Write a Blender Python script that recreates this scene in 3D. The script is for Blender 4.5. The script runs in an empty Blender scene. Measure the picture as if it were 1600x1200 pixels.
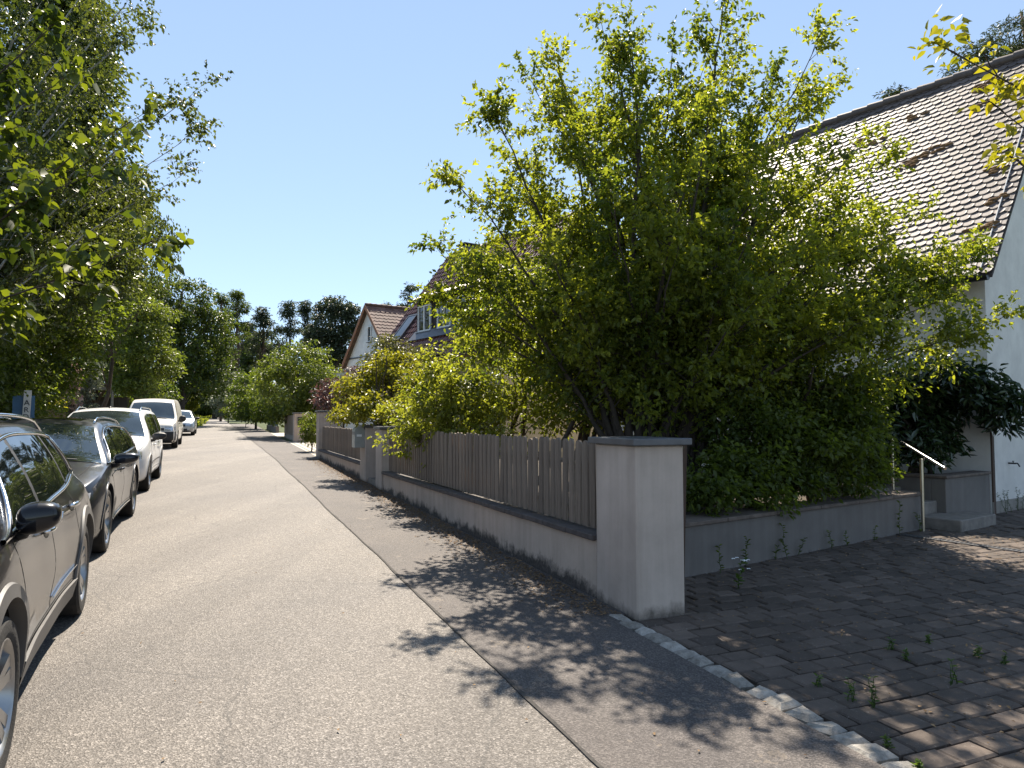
import bpy, math, random
import numpy as np
from mathutils import Vector, Matrix
# ------------------------------------------------------------------ camera, sky, sun, exposure
SC = bpy.context.scene
COL = SC.collection
R = math.radians
F_PX, PITCH, CAM_H = 1109.0, R(2.84), 1.6
cam_d = bpy.data.cameras.new("camera"); cam = bpy.data.objects.new("camera", cam_d); COL.objects.link(cam)
cam_d.sensor_width = 36.0; cam_d.lens = 36.0 * F_PX / 1600.0; cam_d.clip_start = 0.05; cam_d.clip_end = 3000.0
cam.location = (0, 0, CAM_H); cam.rotation_euler = (R(90) + PITCH, 0, 0)
SC.camera = cam
SUN_EL, SUN_AZ = R(51), R(-4)          # azimuth measured from +Y towards +X
world = bpy.data.worlds.new("World"); SC.world = world; world.use_nodes = True
wn = world.node_tree.nodes; wl = world.node_tree.links
sky = wn.new("ShaderNodeTexSky"); sky.sky_type = 'NISHITA'; sky.sun_disc = False
sky.sun_elevation = SUN_EL; sky.sun_rotation = SUN_AZ
sky.air_density = 0.6; sky.dust_density = 0.0; sky.ozone_density = 4.0; sky.altitude = 0
wn["Background"].inputs[1].default_value = 0.15
tintn = wn.new("ShaderNodeMixRGB"); tintn.blend_type = 'MULTIPLY'; tintn.inputs[0].default_value = 1.0; tintn.inputs[2].default_value = (1.30, 1.38, 1.45, 1)
gam = wn.new("ShaderNodeGamma"); gam.inputs[1].default_value = 0.5; wl.new(sky.outputs[0], gam.inputs[0]); wl.new(gam.outputs[0], tintn.inputs[1]); wl.new(tintn.outputs[0], wn["Background"].inputs[0])
sun_d = bpy.data.lights.new("sun", 'SUN'); sun = bpy.data.objects.new("sun", sun_d); COL.objects.link(sun)
sun_d.energy = 4.9; sun_d.angle = R(0.5); sun_d.color = (1.0, 0.90, 0.76)
sdir = Vector((math.sin(SUN_AZ) * math.cos(SUN_EL), math.cos(SUN_AZ) * math.cos(SUN_EL), math.sin(SUN_EL)))
sun.location = sdir * 50; sun.rotation_euler = sdir.to_track_quat('Z', 'Y').to_euler()
SC.view_settings.view_transform = 'Standard'; SC.view_settings.look = 'None'
SC.view_settings.gamma = 1.0; SC.view_settings.use_curve_mapping = False
SC.view_settings.exposure = 1.22
SC.render.engine = 'CYCLES'
SC.cycles.use_denoising = True
SC.cycles.max_bounces = 8; SC.cycles.diffuse_bounces = 4; SC.cycles.glossy_bounces = 4
SC.cycles.transmission_bounces = 5; SC.cycles.transparent_max_bounces = 4
SC.cycles.caustics_reflective = False; SC.cycles.caustics_refractive = False
SC.cycles.sample_clamp_indirect = 6.0

# ------------------------------------------------------------------ frames of reference
ROAD_A = R(22.3)
D2 = np.array([-math.sin(ROAD_A), math.cos(ROAD_A)])      # along the street
N2 = np.array([math.cos(ROAD_A), math.sin(ROAD_A)])       # across it, towards the gardens
SLOPE = 0.015
def gz(x, y): return SLOPE * (x * D2[0] + y * D2[1])
def LS(l, s, h=0.0):
    """street coordinates: l across, s along, h above the sloping ground"""
    p = N2 * l + D2 * s
    return np.array([p[0], p[1], SLOPE * s + h])
def at(px, py, Y):
    """the place seen at photo pixel (px,py) at forward distance Y (metres)"""
    sp, cp = math.sin(PITCH), math.cos(PITCH)
    a = (px - 800) / F_PX; b = (600 - py) / F_PX
    d = np.array([a, cp - b * sp, sp + b * cp]); t = Y / d[1]
    return d * t + np.array([0, 0, CAM_H])
rng = np.random.default_rng(7)
random.seed(7)

# ------------------------------------------------------------------ node materials
class NT:
    def __init__(s, name):
        s.m = bpy.data.materials.new(name); s.m.use_nodes = True
        s.t = s.m.node_tree; s.b = s.t.nodes["Principled BSDF"]; s.out = s.t.nodes["Material Output"]
    def n(s, kind, **kw):
        nd = s.t.nodes.new("ShaderNode" + kind)
        for k, v in kw.items():
            if k.startswith("i_"):
                nd.inputs[int(k[2:]) if k[2:].isdigit() else k[2:].replace("_", " ")].default_value = v
            else: setattr(nd, k, v)
        return nd
    def l(s, a, b): s.t.links.new(a, b)
    def coord(s, kind="Object", scale=None):
        c = s.n("TexCoord").outputs[kind]
        if scale is None: return c
        mp = s.n("Mapping"); mp.inputs["Scale"].default_value = scale; s.l(c, mp.inputs[0]); return mp.outputs[0]
    def noise(s, scale, detail=4, rough=0.55, vec=None, out="Fac"):
        nd = s.n("TexNoise"); nd.inputs["Scale"].default_value = scale; nd.inputs["Detail"].default_value = detail
        nd.inputs["Roughness"].default_value = rough
        s.l(vec if vec is not None else s.coord(), nd.inputs["Vector"]); return nd.outputs[out]
    def voro(s, scale, vec=None, feature='F1', out="Distance"):
        nd = s.n("TexVoronoi", feature=feature); nd.inputs["Scale"].default_value = scale
        s.l(vec if vec is not None else s.coord(), nd.inputs["Vector"]); return nd.outputs[out]
    def ramp(s, fac, stops):
        nd = s.n("ValToRGB"); e = nd.color_ramp.elements
        while len(e) < len(stops): e.new(0.5)
        for el, (p, c) in zip(e, stops):
            el.position = p; el.color = (*c, 1) if len(c) == 3 else c
        s.l(fac, nd.inputs[0]); return nd.outputs[0]
    def mix(s, fac, a, b, mode='MIX'):
        nd = s.n("MixRGB", blend_type=mode)
        for k, v in ((0, fac), (1, a), (2, b)):
            if isinstance(v, (int, float)): nd.inputs[k].default_value = v
            elif isinstance(v, (tuple, list)): nd.inputs[k].default_value = (*v, 1)
            else: s.l(v, nd.inputs[k])
        return nd.outputs[0]
    def math(s, op, a, b=None, clamp=False):
        nd = s.n("Math", operation=op, use_clamp=clamp)
        for k, v in ((0, a), (1, b)):
            if v is None: continue
            if isinstance(v, (int, float)): nd.inputs[k].default_value = v
            else: s.l(v, nd.inputs[k])
        return nd.outputs[0]
    def bump(s, h, strength=0.3, dist=0.01):
        nd = s.n("Bump"); nd.inputs["Strength"].default_value = strength; nd.inputs["Distance"].default_value = dist
        s.l(h, nd.inputs["Height"]); s.l(nd.outputs[0], s.b.inputs["Normal"])
    def base(s, c):
        if isinstance(c, (tuple, list)): s.b.inputs["Base Color"].default_value = (*c, 1)
        else: s.l(c, s.b.inputs["Base Color"])
        return s
    def set(s, **kw):
        for k, v in kw.items():
            i = s.b.inputs[k.replace("_", " ")]
            if isinstance(v, (int, float)): i.default_value = v
            elif isinstance(v, (tuple, list)): i.default_value = (*v, 1)
            else: s.l(v, i)
        return s
M = {}
def simple(key, col, rough=0.5, metal=0.0, var=0.12, scale=8.0, bump=0.0, **kw):
    t = NT(key); n = t.noise(scale, 5)
    lo = tuple(c * (1 - var) for c in col); hi = tuple(min(1, c * (1 + var)) for c in col)
    t.base(t.ramp(n, [(0.3, lo), (0.7, hi)])).set(Roughness=rough, Metallic=metal, **kw)
    if bump: t.bump(t.noise(scale * 6, 6), bump, 0.01)
    M[key] = t.m; return t.m
def leaf_mat(key, lo, hi, trans=0.45, tcol=None, rough=0.42, spec=0.4):
    """two sided leaf: sheen on the face, light glowing through from behind"""
    t = NT(key); a = t.n("Attribute", attribute_name="tint").outputs["Fac"]
    c = t.ramp(a, [(0.0, lo), (1.0, hi)])
    t.base(c).set(Roughness=rough); t.b.inputs["Specular IOR Level"].default_value = spec
    tr = t.n("BsdfTranslucent")
    k = tcol or (1.75, 1.9, 0.75)
    t.l(t.mix(1.0, c, k, 'MULTIPLY'), tr.inputs[0])
    mx = t.n("MixShader"); mx.inputs[0].default_value = trans
    t.l(t.b.outputs[0], mx.inputs[1]); t.l(tr.outputs[0], mx.inputs[2]); t.l(mx.outputs[0], t.out.inputs[0])
    M[key] = t.m; return t.m

# ------------------------------------------------------------------ mesh building
def link(o, parent=None):
    COL.objects.link(o)
    if parent is not None: o.parent = parent
    return o
def tag(o, label=None, cat=None, group=None, kind=None):
    if label: o["label"] = label
    if cat: o["category"] = cat
    if group: o["group"] = group
    if kind: o["kind"] = kind
    return o
def empty(name, loc, label, cat, rz=0.0, group=None):
    o = bpy.data.objects.new(name, None); o.location = tuple(loc); o.rotation_euler = (0, 0, rz); o.empty_display_size = 0.2
    link(o); return tag(o, label, cat, group)
def copy_tree(o, parent=None):
    c = o.copy(); link(c, parent)
    for ch in list(o.children): copy_tree(ch, c)
    return c
class MB:
    """collects faces and links them as one mesh"""
    def __init__(s): s.v = []; s.f = []; s.mi = []; s.k = 0
    def add(s, vs, fs, mi=0):
        o = len(s.v); s.v.extend([tuple(map(float, p)) for p in vs])
        s.f.extend([tuple(i + o for i in f) for f in fs]); s.mi.extend([mi] * len(fs)); return s
    def box(s, c, size, ax=None, ay=None, az=None, mi=0, bev=0.0):
        c = np.array(c, float); hx, hy, hz = [q / 2 for q in size]
        ax = np.array(ax if ax is not None else (1, 0, 0), float); ay = np.array(ay if ay is not None else (0, 1, 0), float)
        az = np.array(az if az is not None else np.cross(ax, ay), float)
        if bev <= 0:
            vs = [c + ax * hx * i + ay * hy * j + az * hz * k for k in (-1, 1) for j in (-1, 1) for i in (-1, 1)]
            return s.add(vs, [(0, 2, 3, 1), (4, 5, 7, 6), (0, 1, 5, 4), (2, 6, 7, 3), (0, 4, 6, 2), (1, 3, 7, 5)], mi)
        b = bev; vs = []; idx = {}
        for i in (-1, 1):
            for j in (-1, 1):
                for k in (-1, 1):
                    for w in range(3):
                        q = [hx * i, hy * j, hz * k]; 
                        for m in range(3):
                            if m != w: q[m] -= b * (i, j, k)[m]
                        idx[(i, j, k, w)] = len(vs); vs.append(c + ax * q[0] + ay * q[1] + az * q[2])
        fs = []
        def q(*ks): fs.append(tuple(idx[k] for k in ks))
        for sg in (-1, 1):
            o = 1 if sg > 0 else -1
            a = [(sg, -1, -1, 0), (sg, 1, -1, 0), (sg, 1, 1, 0), (sg, -1, 1, 0)]; q(*(a if o > 0 else a[::-1]))
            a = [(-1, sg, -1, 1), (-1, sg, 1, 1), (1, sg, 1, 1), (1, sg, -1, 1)]; q(*(a if o > 0 else a[::-1]))
            a = [(-1, -1, sg, 2), (1, -1, sg, 2), (1, 1, sg, 2), (-1, 1, sg, 2)]; q(*(a if o > 0 else a[::-1]))
        for i in (-1, 1):
            for j in (-1, 1):
                a = [(i, j, -1, 0), (i, j, -1, 1), (i, j, 1, 1), (i, j, 1, 0)]; q(*(a if i * j > 0 else a[::-1]))
                a = [(i, -1, j, 2), (i, -1, j, 0), (i, 1, j, 0), (i, 1, j, 2)]; q(*(a if i * j > 0 else a[::-1]))
                a = [(-1, i, j, 1), (-1, i, j, 2), (1, i, j, 2), (1, i, j, 1)]; q(*(a if i * j > 0 else a[::-1]))
                for k in (-1, 1):
                    a = [(i, j, k, 0), (i, j, k, 1), (i, j, k, 2)]; q(*(a if i * j * k > 0 else a[::-1]))
        return s.add(vs, fs, mi)
    def tube(s, pts, rad, n=6, cap=True, mi=0):
        pts = np.array(pts, float); m = len(pts)
        rad = np.full(m, rad) if np.isscalar(rad) else np.array(rad, float)
        tg = np.gradient(pts, axis=0); tg /= np.linalg.norm(tg, axis=1)[:, None] + 1e-9
        ref = np.array([0.0, 0, 1]) if abs(tg[0][2]) < 0.9 else np.array([1.0, 0, 0])
        u = np.cross(tg, ref); u /= np.linalg.norm(u, axis=1)[:, None] + 1e-9; w = np.cross(tg, u)
        an = np.arange(n) * 2 * math.pi / n
        ring = pts[:, None, :] + rad[:, None, None] * (np.cos(an)[None, :, None] * u[:, None, :] + np.sin(an)[None, :, None] * w[:, None, :])
        fs = [(i * n + j, i * n + (j + 1) % n, (i + 1) * n + (j + 1) % n, (i + 1) * n + j) for i in range(m - 1) for j in range(n)]
        if cap: fs += [tuple(range(n))[::-1], tuple((m - 1) * n + j for j in range(n))]
        return s.add(ring.reshape(-1, 3), fs, mi)
    def lathe(s, prof, c, axis=(0, 1, 0), n=32, mi=0, closed=False):
        """prof: (radius, along axis)"""
        ax = np.array(axis, float); ref = np.array([0, 0, 1.0]) if abs(ax[2]) < .9 else np.array([1.0, 0, 0])
        u = np.cross(ax, ref); u /= np.linalg.norm(u); w = np.cross(ax, u); c = np.array(c, float); m = len(prof)
        vs = [c + ax * h + (u * math.cos(a) + w * math.sin(a)) * r for r, h in prof for a in np.arange(n) * 2 * math.pi / n]
        fs = [(i * n + j, i * n + (j + 1) % n, ((i + 1) % m) * n + (j + 1) % n, ((i + 1) % m) * n + j)
              for i in range(m if closed else m - 1) for j in range(n)]
        return s.add(vs, fs, mi)
    def grid(s, G, mi=0, flip=False):
        G = np.array(G, float); a, b = G.shape[:2]
        fs = [(i * b + j, (i + 1) * b + j, (i + 1) * b + j + 1, i * b + j + 1) for i in range(a - 1) for j in range(b - 1)]
        if flip: fs = [f[::-1] for f in fs]
        return s.add(G.reshape(-1, 3), fs, mi)
    def slab(s, poly, z0, z1, mi=0):
        """vertical prism over a polygon of (x,y); z0, z1 numbers or functions of x,y"""
        f0 = z0 if callable(z0) else (lambda x, y: z0); f1 = z1 if callable(z1) else (lambda x, y: z1)
        n = len(poly); vs = [(x, y, f0(x, y)) for x, y in poly] + [(x, y, f1(x, y)) for x, y in poly]
        return s.add(vs, [tuple(range(n))[::-1], tuple(range(n, 2 * n))] + [(i, (i + 1) % n, n + (i + 1) % n, n + i) for i in range(n)], mi)
    def build(s, name, mat, parent=None, smooth=False, origin=None, sharp=None):
        me = bpy.data.meshes.new(name)
        v = np.array(s.v, float)
        if origin is not None: v = v - np.array(origin, float)
        me.from_pydata(v.tolist(), [], s.f)
        for m_ in (mat if isinstance(mat, (list, tuple)) else [mat]): me.materials.append(m_)
        if any(s.mi): me.polygons.foreach_set("material_index", s.mi)
        if smooth:
            me.polygons.foreach_set("use_smooth", [True] * len(me.polygons))
            if sharp: me.set_sharp_from_angle(angle=R(sharp))
        me.update(); o = bpy.data.objects.new(name, me)
        if origin is not None: o.location = tuple(origin)
        return link(o, parent)
def unit(a):
    a = np.asarray(a, float); return a / (np.linalg.norm(a, axis=-1, keepdims=True) + 1e-9)

# ------------------------------------------------------------------ foliage
def leaves(name, P, A, size, mat, parent=None, up=0.7, width=0.3, fold=0.12, origin=(0, 0, 0), tint=None, hexa=False, droop=0.12, seed=1):
    """one mesh of many small folded leaves: base points P, leaf axes A"""
    g = np.random.default_rng(seed); n = len(P)
    P = np.asarray(P, float) - np.array(origin, float); A = unit(A)
    size = np.broadcast_to(size, n) * g.uniform(0.5, 1.35, n)
    Nn = unit(g.normal(size=(n, 3)) * 0.6 + np.array([0, 0, up])); B = unit(np.cross(A, Nn)); Nn = np.cross(B, A)
    s = size[:, None]
    if hexa:
        V = np.stack([P, P + A*s*.28 + B*s*width*.85 + Nn*s*fold, P + A*s*.62 + B*s*width*.8 + Nn*s*fold*.6,
                      P + A*s - np.array([0, 0, 1.0])*s*droop, P + A*s*.62 - B*s*width*.8 + Nn*s*fold*.6, P + A*s*.28 - B*s*width*.85 + Nn*s*fold], 1)
        fi = np.array([[0, 3, 2, 1], [0, 5, 4, 3]]); nv = 6
    else:
        V = np.stack([P, P + A*s*.45 + B*s*width + Nn*s*fold, P + A*s - np.array([0, 0, 1.0])*s*droop, P + A*s*.45 - B*s*width + Nn*s*fold], 1)
        fi = np.array([[0, 2, 1], [0, 3, 2]]); nv = 4
    k = fi.shape[1]; me = bpy.data.meshes.new(name)
    me.vertices.add(n * nv); me.vertices.foreach_set("co", V.reshape(-1).astype(np.float32))
    idx = (np.arange(n)[:, None, None] * nv + fi[None]).reshape(-1)
    me.loops.add(len(idx)); me.loops.foreach_set("vertex_index", idx.astype(np.int32))
    me.polygons.add(n * 2); me.polygons.foreach_set("loop_start", (np.arange(n * 2) * k).astype(np.int32))
    t = g.uniform(0, 1, n) if tint is None else np.clip(tint + g.normal(0, .22, n), 0, 1)
    at_ = me.attributes.new("tint", 'FLOAT', 'POINT'); at_.data.foreach_set("value", np.repeat(t, nv).astype(np.float32))
    me.materials.append(mat); me.update(calc_edges=True); me.validate()
    o = bpy.data.objects.new(name, me); o.location = tuple(origin) if parent is None else (0, 0, 0)
    return link(o, parent)
def bend(a, b, sag=0.1, n=6, jit=0.03, g=rng):
    """a branch: from a to b, bowed upwards, with small kinks"""
    a = np.array(a, float); b = np.array(b, float); t = np.linspace(0, 1, n)[:, None]; L = np.linalg.norm(b - a)
    p = a + (b - a) * t; p[:, 2] += (np.sin(t[:, 0] * math.pi) * sag * L); j = g.normal(0, jit * L, (n, 3)); j[0] = 0; j[-1] = 0
    return p + j * np.sin(t * math.pi)
def clump_tree(name, label, cat, base, balls, leafmat, barkmat, n_clump=120, per=60, size=0.09, clump_r=0.45, flat=0.6,
               trunk_r=0.12, group=None, seed=1, stems=1, up=0.7, shell=0.5, width=0.3, limbs=26, hexa=False, trunk_top=None, spread=0.15, hang=0.0, twigs=0):
    """a tree, bush or hedge: tapered trunk with limbs, and a crown of leaf clumps filling the balls (centre, radii)"""
    g = np.random.default_rng(seed); base = np.array(base, float); root = empty(name, base, label, cat, group=group)
    vol = np.array([np.prod(r) ** (2 / 3) for _, r in balls]); pick = g.choice(len(balls), n_clump, p=vol / vol.sum())
    C = []; 
    for i in pick:
        c, r = balls[i]; d = unit(g.normal(size=3)); q = g.uniform(shell, 1.0) ** 0.6
        C.append(np.array(c) + d * np.array(r) * q)
    C = np.array(C); C[:, 2] = np.maximum(C[:, 2], base[2] + 0.1)
    rr = clump_r * g.uniform(0.55, 1.35, n_clump); ct = g.uniform(0.1, 0.9, n_clump)
    P = []; A = []; T = []
    for c, r, t in zip(C, rr, ct):
        m = max(6, int(per * (r / clump_r) ** 2)); d = unit(g.normal(size=(m, 3))); q = g.uniform(0.05, 1, m)[:, None] ** 0.5
        off = d * q * r * np.array([1, 1, flat])
        if hang: off[:, 2] -= hang * g.uniform(0, 1, m) ** 2 * r
        P.append(c + off); A.append(d * np.array([1, 1, .4]) + g.normal(0, .5, (m, 3)) + np.array([0, 0, -.25 - hang])); T.append(np.full(m, t))
    P = np.concatenate(P); A = np.concatenate(A); T = np.concatenate(T)
    P[:, 2] = np.maximum(P[:, 2], base[2] + .04)
    leaves("crown", P - base, A, size, leafmat, root, up=up, width=width, tint=T, seed=seed, hexa=hexa)
    mb = MB(); cen = np.mean([c for c, _ in balls], 0)
    hi = max(c[2] + r[2] * .55 for c, r in balls) if trunk_top is None else trunk_top
    for k in range(stems):
        a = base + (np.array([g.normal(0, spread), g.normal(0, spread), 0]) if stems > 1 else 0)
        b = np.array([*(cen[:2] + (np.clip(g.normal(0, 1, 2), -1.5, 1.5) * spread * 1.3 if stems > 1 else 0)), hi])
        p = bend(a, b, 0.0, 9, 0.015, g); mb.tube(p, np.linspace(trunk_r, trunk_r * .25, 9), 8)
        js = g.choice(n_clump, min(limbs // stems + 1, n_clump), replace=False)
        for j in js:
            f = int(np.clip((C[j][2] - base[2]) / max(.1, hi - base[2]) * 8 * g.uniform(.45, .8), 1, 7)); 
            ll = np.linalg.norm(C[j] - p[f]); mb.tube(bend(p[f], p[f] + (C[j] - p[f]) * .9, .08, 6, .03, g), np.linspace(min(trunk_r * .35, .02 + ll * .012), .004, 6), 5)
    mb.build("trunk", barkmat, root, smooth=True, origin=None).location = (0, 0, 0)
    tr = root.children[-1]; me = tr.data; co = np.empty(len(me.vertices) * 3, np.float32); me.vertices.foreach_get("co", co)
    co = (co.reshape(-1, 3) - base).astype(np.float32); me.vertices.foreach_set("co", co.reshape(-1)); me.update()
    return root
# ------------------------------------------------------------------ materials of the place
t = NT("asphalt_road"); vc = t.coord()
cell = t.voro(125, vc, out="Color"); hs = t.n("SeparateColor"); t.l(cell, hs.inputs[0])
sp = t.ramp(hs.outputs[0], [(0.0, (.070, .062, .055)), (.45, (.128, .115, .103)), (.8, (.18, .164, .148)), (1.0, (.31, .285, .26))])
big = t.noise(.35, 5, .6, t.coord("Object", (1, 1, 1)))
c = t.mix(1.0, sp, t.ramp(big, [(.3, (.80, .80, .82)), (.7, (1.16, 1.13, 1.08))]), 'MULTIPLY')
mpn = t.n('Mapping'); mpn.inputs['Rotation'].default_value = (0, 0, -ROAD_A); mpn.inputs['Scale'].default_value = (1.1, .035, 1); t.l(vc, mpn.inputs[0])
c = t.mix(.8, c, t.ramp(t.noise(1.0, 4, .6, mpn.outputs[0]), [(.35, (.80, .79, .78)), (.62, (1.12, 1.11, 1.09))]), 'MULTIPLY')
fine = t.noise(30, 6, .7); c = t.mix(.5, c, t.ramp(fine, [(.3, (.6, .6, .6)), (.7, (1.3, 1.3, 1.3))]), 'MULTIPLY')
st = t.noise(1.3, 7, .75); c = t.mix(t.math('MULTIPLY', t.math('GREATER_THAN', st, .66), .35), c, (.27, .24, .19))
crk = t.voro(.55, t.mix(.25, vc, t.noise(2.2, 4, .6, out="Color"), 'ADD'), 'DISTANCE_TO_EDGE')
c = t.mix(t.math('MULTIPLY', t.math('LESS_THAN', crk, .004), .45), c, (.05, .046, .042))
t.base(c).set(Roughness=.72); t.b.inputs["Specular IOR Level"].default_value = .45
t.bump(t.math('ADD', t.voro(125, vc), t.math('MULTIPLY', fine, .6)), .75, .006); M["road"] = t.m
t = NT("asphalt_footpath"); vc = t.coord()
cell = t.voro(120, vc, out="Color"); hs = t.n("SeparateColor"); t.l(cell, hs.inputs[0])
sp = t.ramp(hs.outputs[0], [(0.0, (.045, .039, .036)), (.6, (.083, .072, .066)), (1.0, (.145, .13, .118))])
big = t.noise(.9, 6, .65); c = t.mix(1.0, sp, t.ramp(big, [(.3, (.74, .73, .76)), (.7, (1.18, 1.14, 1.1))]), 'MULTIPLY')
pk = t.noise(3.2, 6, .7); c = t.mix(t.math('MULTIPLY', t.math('GREATER_THAN', pk, .62), .5), c, (.19, .155, .12))
t.base(c).set(Roughness=.8); t.bump(t.math('ADD', t.voro(120, vc), t.noise(9, 5)), .55, .006); M["path"] = t.m
simple("crack", (.05, .045, .04), .95, var=.4, scale=20)
t = NT("concrete_paver"); a = t.n("Attribute", attribute_name="tint").outputs["Fac"]
c = t.ramp(a, [(0, (.054, .041, .032)), (.5, (.082, .063, .05)), (1, (.122, .095, .077))])
c = t.mix(.7, c, t.ramp(t.noise(6, 6, .7), [(.3, (.6, .58, .55)), (.7, (1.25, 1.2, 1.15))]), 'MULTIPLY')
c = t.mix(t.math('MULTIPLY', t.math('GREATER_THAN', t.noise(38, 5, .7), .63), .5), c, (.22, .19, .165))
t.base(c).set(Roughness=.86); t.bump(t.noise(70, 6, .7), .5, .006); M["paver"] = t.m
simple("light_paver", (.48, .43, .36), .85, var=.25, scale=3)
t = NT("granite_cobble"); a = t.n("Attribute", attribute_name="tint").outputs["Fac"]
c = t.ramp(a, [(0, (.22, .20, .17)), (1, (.42, .39, .345))]); c = t.mix(.8, c, t.ramp(t.noise(16, 7, .75), [(.34, (.42, .40, .37)), (.6, (1.1, 1.1, 1.1))]), 'MULTIPLY')
t.base(c).set(Roughness=.8); t.bump(t.noise(30, 6, .7), .7, .012); M["granite"] = t.m
t = NT("soil"); c = t.ramp(t.noise(7, 8, .75), [(.3, (.035, .026, .018)), (.7, (.11, .085, .06))]); t.base(c).set(Roughness=1.0); t.bump(t.noise(25, 7, .7), .8, .03); M["soil"] = t.m
t = NT("grassy_ground"); c = t.ramp(t.noise(1.1, 8, .7), [(.3, (.035, .05, .015)), (.55, (.07, .09, .03)), (.75, (.14, .115, .07))]); t.base(c).set(Roughness=1.0); t.bump(t.noise(18, 7, .7), .8, .05); M["ground"] = t.m
def plaster(key, col, dirt=(.06, .05, .04), zdirt=None, slope=True, grain=220, dirt_amt=.9, streak=.35):
    """render on masonry; damp stains with ragged upper edges along the foot of the wall"""
    t = NT(key); vc = t.coord()
    c = t.ramp(t.noise(2.1, 6, .65), [(.25, tuple(q * .80 for q in col)), (.75, tuple(min(1, q * 1.10) for q in col))])
    strk = t.noise(1.0, 5, .6, t.coord("Object", (7, 7, .55))); c = t.mix(streak, c, t.ramp(strk, [(.35, (.66, .63, .6)), (.62, (1.06, 1.06, 1.06))]), 'MULTIPLY')
    if zdirt:
        sx = t.n("SeparateXYZ"); t.l(vc, sx.inputs[0])
        gr = t.math('ADD', t.math('MULTIPLY', sx.outputs[0], SLOPE * D2[0]), t.math('MULTIPLY', sx.outputs[1], SLOPE * D2[1])) if slope else 0.0
        h = t.math('SUBTRACT', sx.outputs[2], gr)
        edge = t.math('ADD', t.math('MULTIPLY', t.noise(2.6, 8, .72), zdirt * 2.1), t.math('MULTIPLY', t.noise(1.0, 6, .7, t.coord("Object", (11, 11, 4))), zdirt * .7))
        k = t.math('MULTIPLY', t.math('SUBTRACT', t.math('SUBTRACT', edge, zdirt * .85), h), 11.0, True)
        c = t.mix(t.math('MULTIPLY', k, dirt_amt), c, t.ramp(t.noise(30, 6, .7), [(.35, dirt), (.75, tuple(min(1, q * 3) for q in dirt))]))
    t.base(c).set(Roughness=.92); t.bump(t.math('ADD', t.noise(grain, 4, .6), t.math('MULTIPLY', t.noise(5, 4), .8)), .35, .006); M[key] = t.m
plaster("wall_plaster", (.52, .42, .34), zdirt=.24, dirt_amt=1.0, dirt=(.04, .033, .028))
plaster("pillar_plaster", (.52, .43, .36), zdirt=.15)
plaster("grey_concrete", (.17, .152, .136), zdirt=.07, dirt=(.1, .09, .085))
plaster("house_white", (.76, .72, .66), zdirt=.14, dirt=(.25, .24, .22), dirt_amt=.6, streak=.10)
plaster("house_cream", (.44, .36, .24), streak=.15); plaster("house_plain_white", (.74, .73, .70), streak=.08); plaster("plinth", (.33, .30, .26), zdirt=.1)
simple("zinc", (.12, .122, .13), .45, .6, .2, 6); simple("coping", (.075, .062, .058), .8, 0, .35, 12, .4)
simple("coping_brown", (.13, .10, .08), .85, 0, .35, 9, .4); simple("stone_slab", (.20, .175, .15), .85, 0, .25, 9, .4); simple("steel", (.62, .62, .60), .22, 1.0, .05); simple("brass_steel", (.50, .46, .37), .3, 1.0, .1)
simple("black_metal", (.015, .015, .018), .35, .3, .2); simple("gutter", (.03, .03, .032), .4, .5, .3); simple("pale_plastic", (.55, .55, .52), .5)
simple("mailbox_grey", (.30, .32, .31), .4, .3, .1); simple("white_frame", (.78, .78, .76), .4, 0, .04)
def wood(key, lo, hi, ax=(1, 1, .06), sc=18, rough=.85):
    t = NT(key); g = t.noise(sc, 7, .7, t.coord("Object", ax)); c = t.ramp(g, [(.28, lo), (.72, hi)])
    a = t.n("ObjectInfo").outputs["Random"]; c = t.mix(.6, c, t.ramp(a, [(0, (.6, .58, .56)), (1, (1.3, 1.28, 1.25))]), 'MULTIPLY')
    c = t.mix(t.math('MULTIPLY', t.math('GREATER_THAN', t.noise(2.6, 6, .7), .60), .5), c, (.10, .11, .055))
    t.base(c).set(Roughness=rough); t.bump(t.noise(sc * 2, 6, .7, t.coord("Object", ax)), .6, .008); M[key] = t.m
wood("picket_wood", (.10, .076, .058), (.30, .235, .18)); wood("brown_wood", (.05, .03, .02), (.13, .08, .055)); wood("dark_cladding", (.03, .024, .022), (.075, .06, .055))
wood("crate_wood", (.13, .09, .06), (.30, .22, .16), (.06, .06, 1)); wood("grey_beam", (.16, .14, .12), (.30, .27, .24), (.1, .1, 1))
t = NT("window_glass"); t.base(t.ramp(t.noise(1.2, 2), [(.3, (.01, .012, .014)), (.7, (.05, .055, .06))])).set(Roughness=.03); t.b.inputs["Specular IOR Level"].default_value = .9; M["glass"] = t.m
def tiles(key, lo, mid, hi, rough=.55, spec=.5):
    t = NT(key); a = t.n("Attribute", attribute_name="tint").outputs["Fac"]
    c = t.ramp(a, [(0, lo), (.5, mid), (1, hi)])
    c = t.mix(.75, c, t.ramp(t.noise(14, 7, .75), [(.32, (.55, .53, .5)), (.66, (1.2, 1.18, 1.15))]), 'MULTIPLY')
    c = t.mix(t.math('MULTIPLY', t.math('GREATER_THAN', t.noise(1.6, 8, .75), .63), .55), c, (.055, .05, .045))
    t.base(c).set(Roughness=rough); t.b.inputs["Specular IOR Level"].default_value = spec; t.bump(t.noise(60, 5, .7), .4, .004); M[key] = t.m
tiles("tile_grey_pink", (.09, .070, .062), (.135, .107, .097), (.20, .163, .15), .58, .4)
tiles("tile_dark_red", (.085, .03, .025), (.13, .045, .036), (.19, .07, .05), .45, .5)
tiles("tile_brown", (.10, .055, .043), (.155, .083, .064), (.22, .125, .10), .7, .35)
simple("moss", (.16, .085, .03), 1.0, 0, .5, 30, .8)
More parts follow.
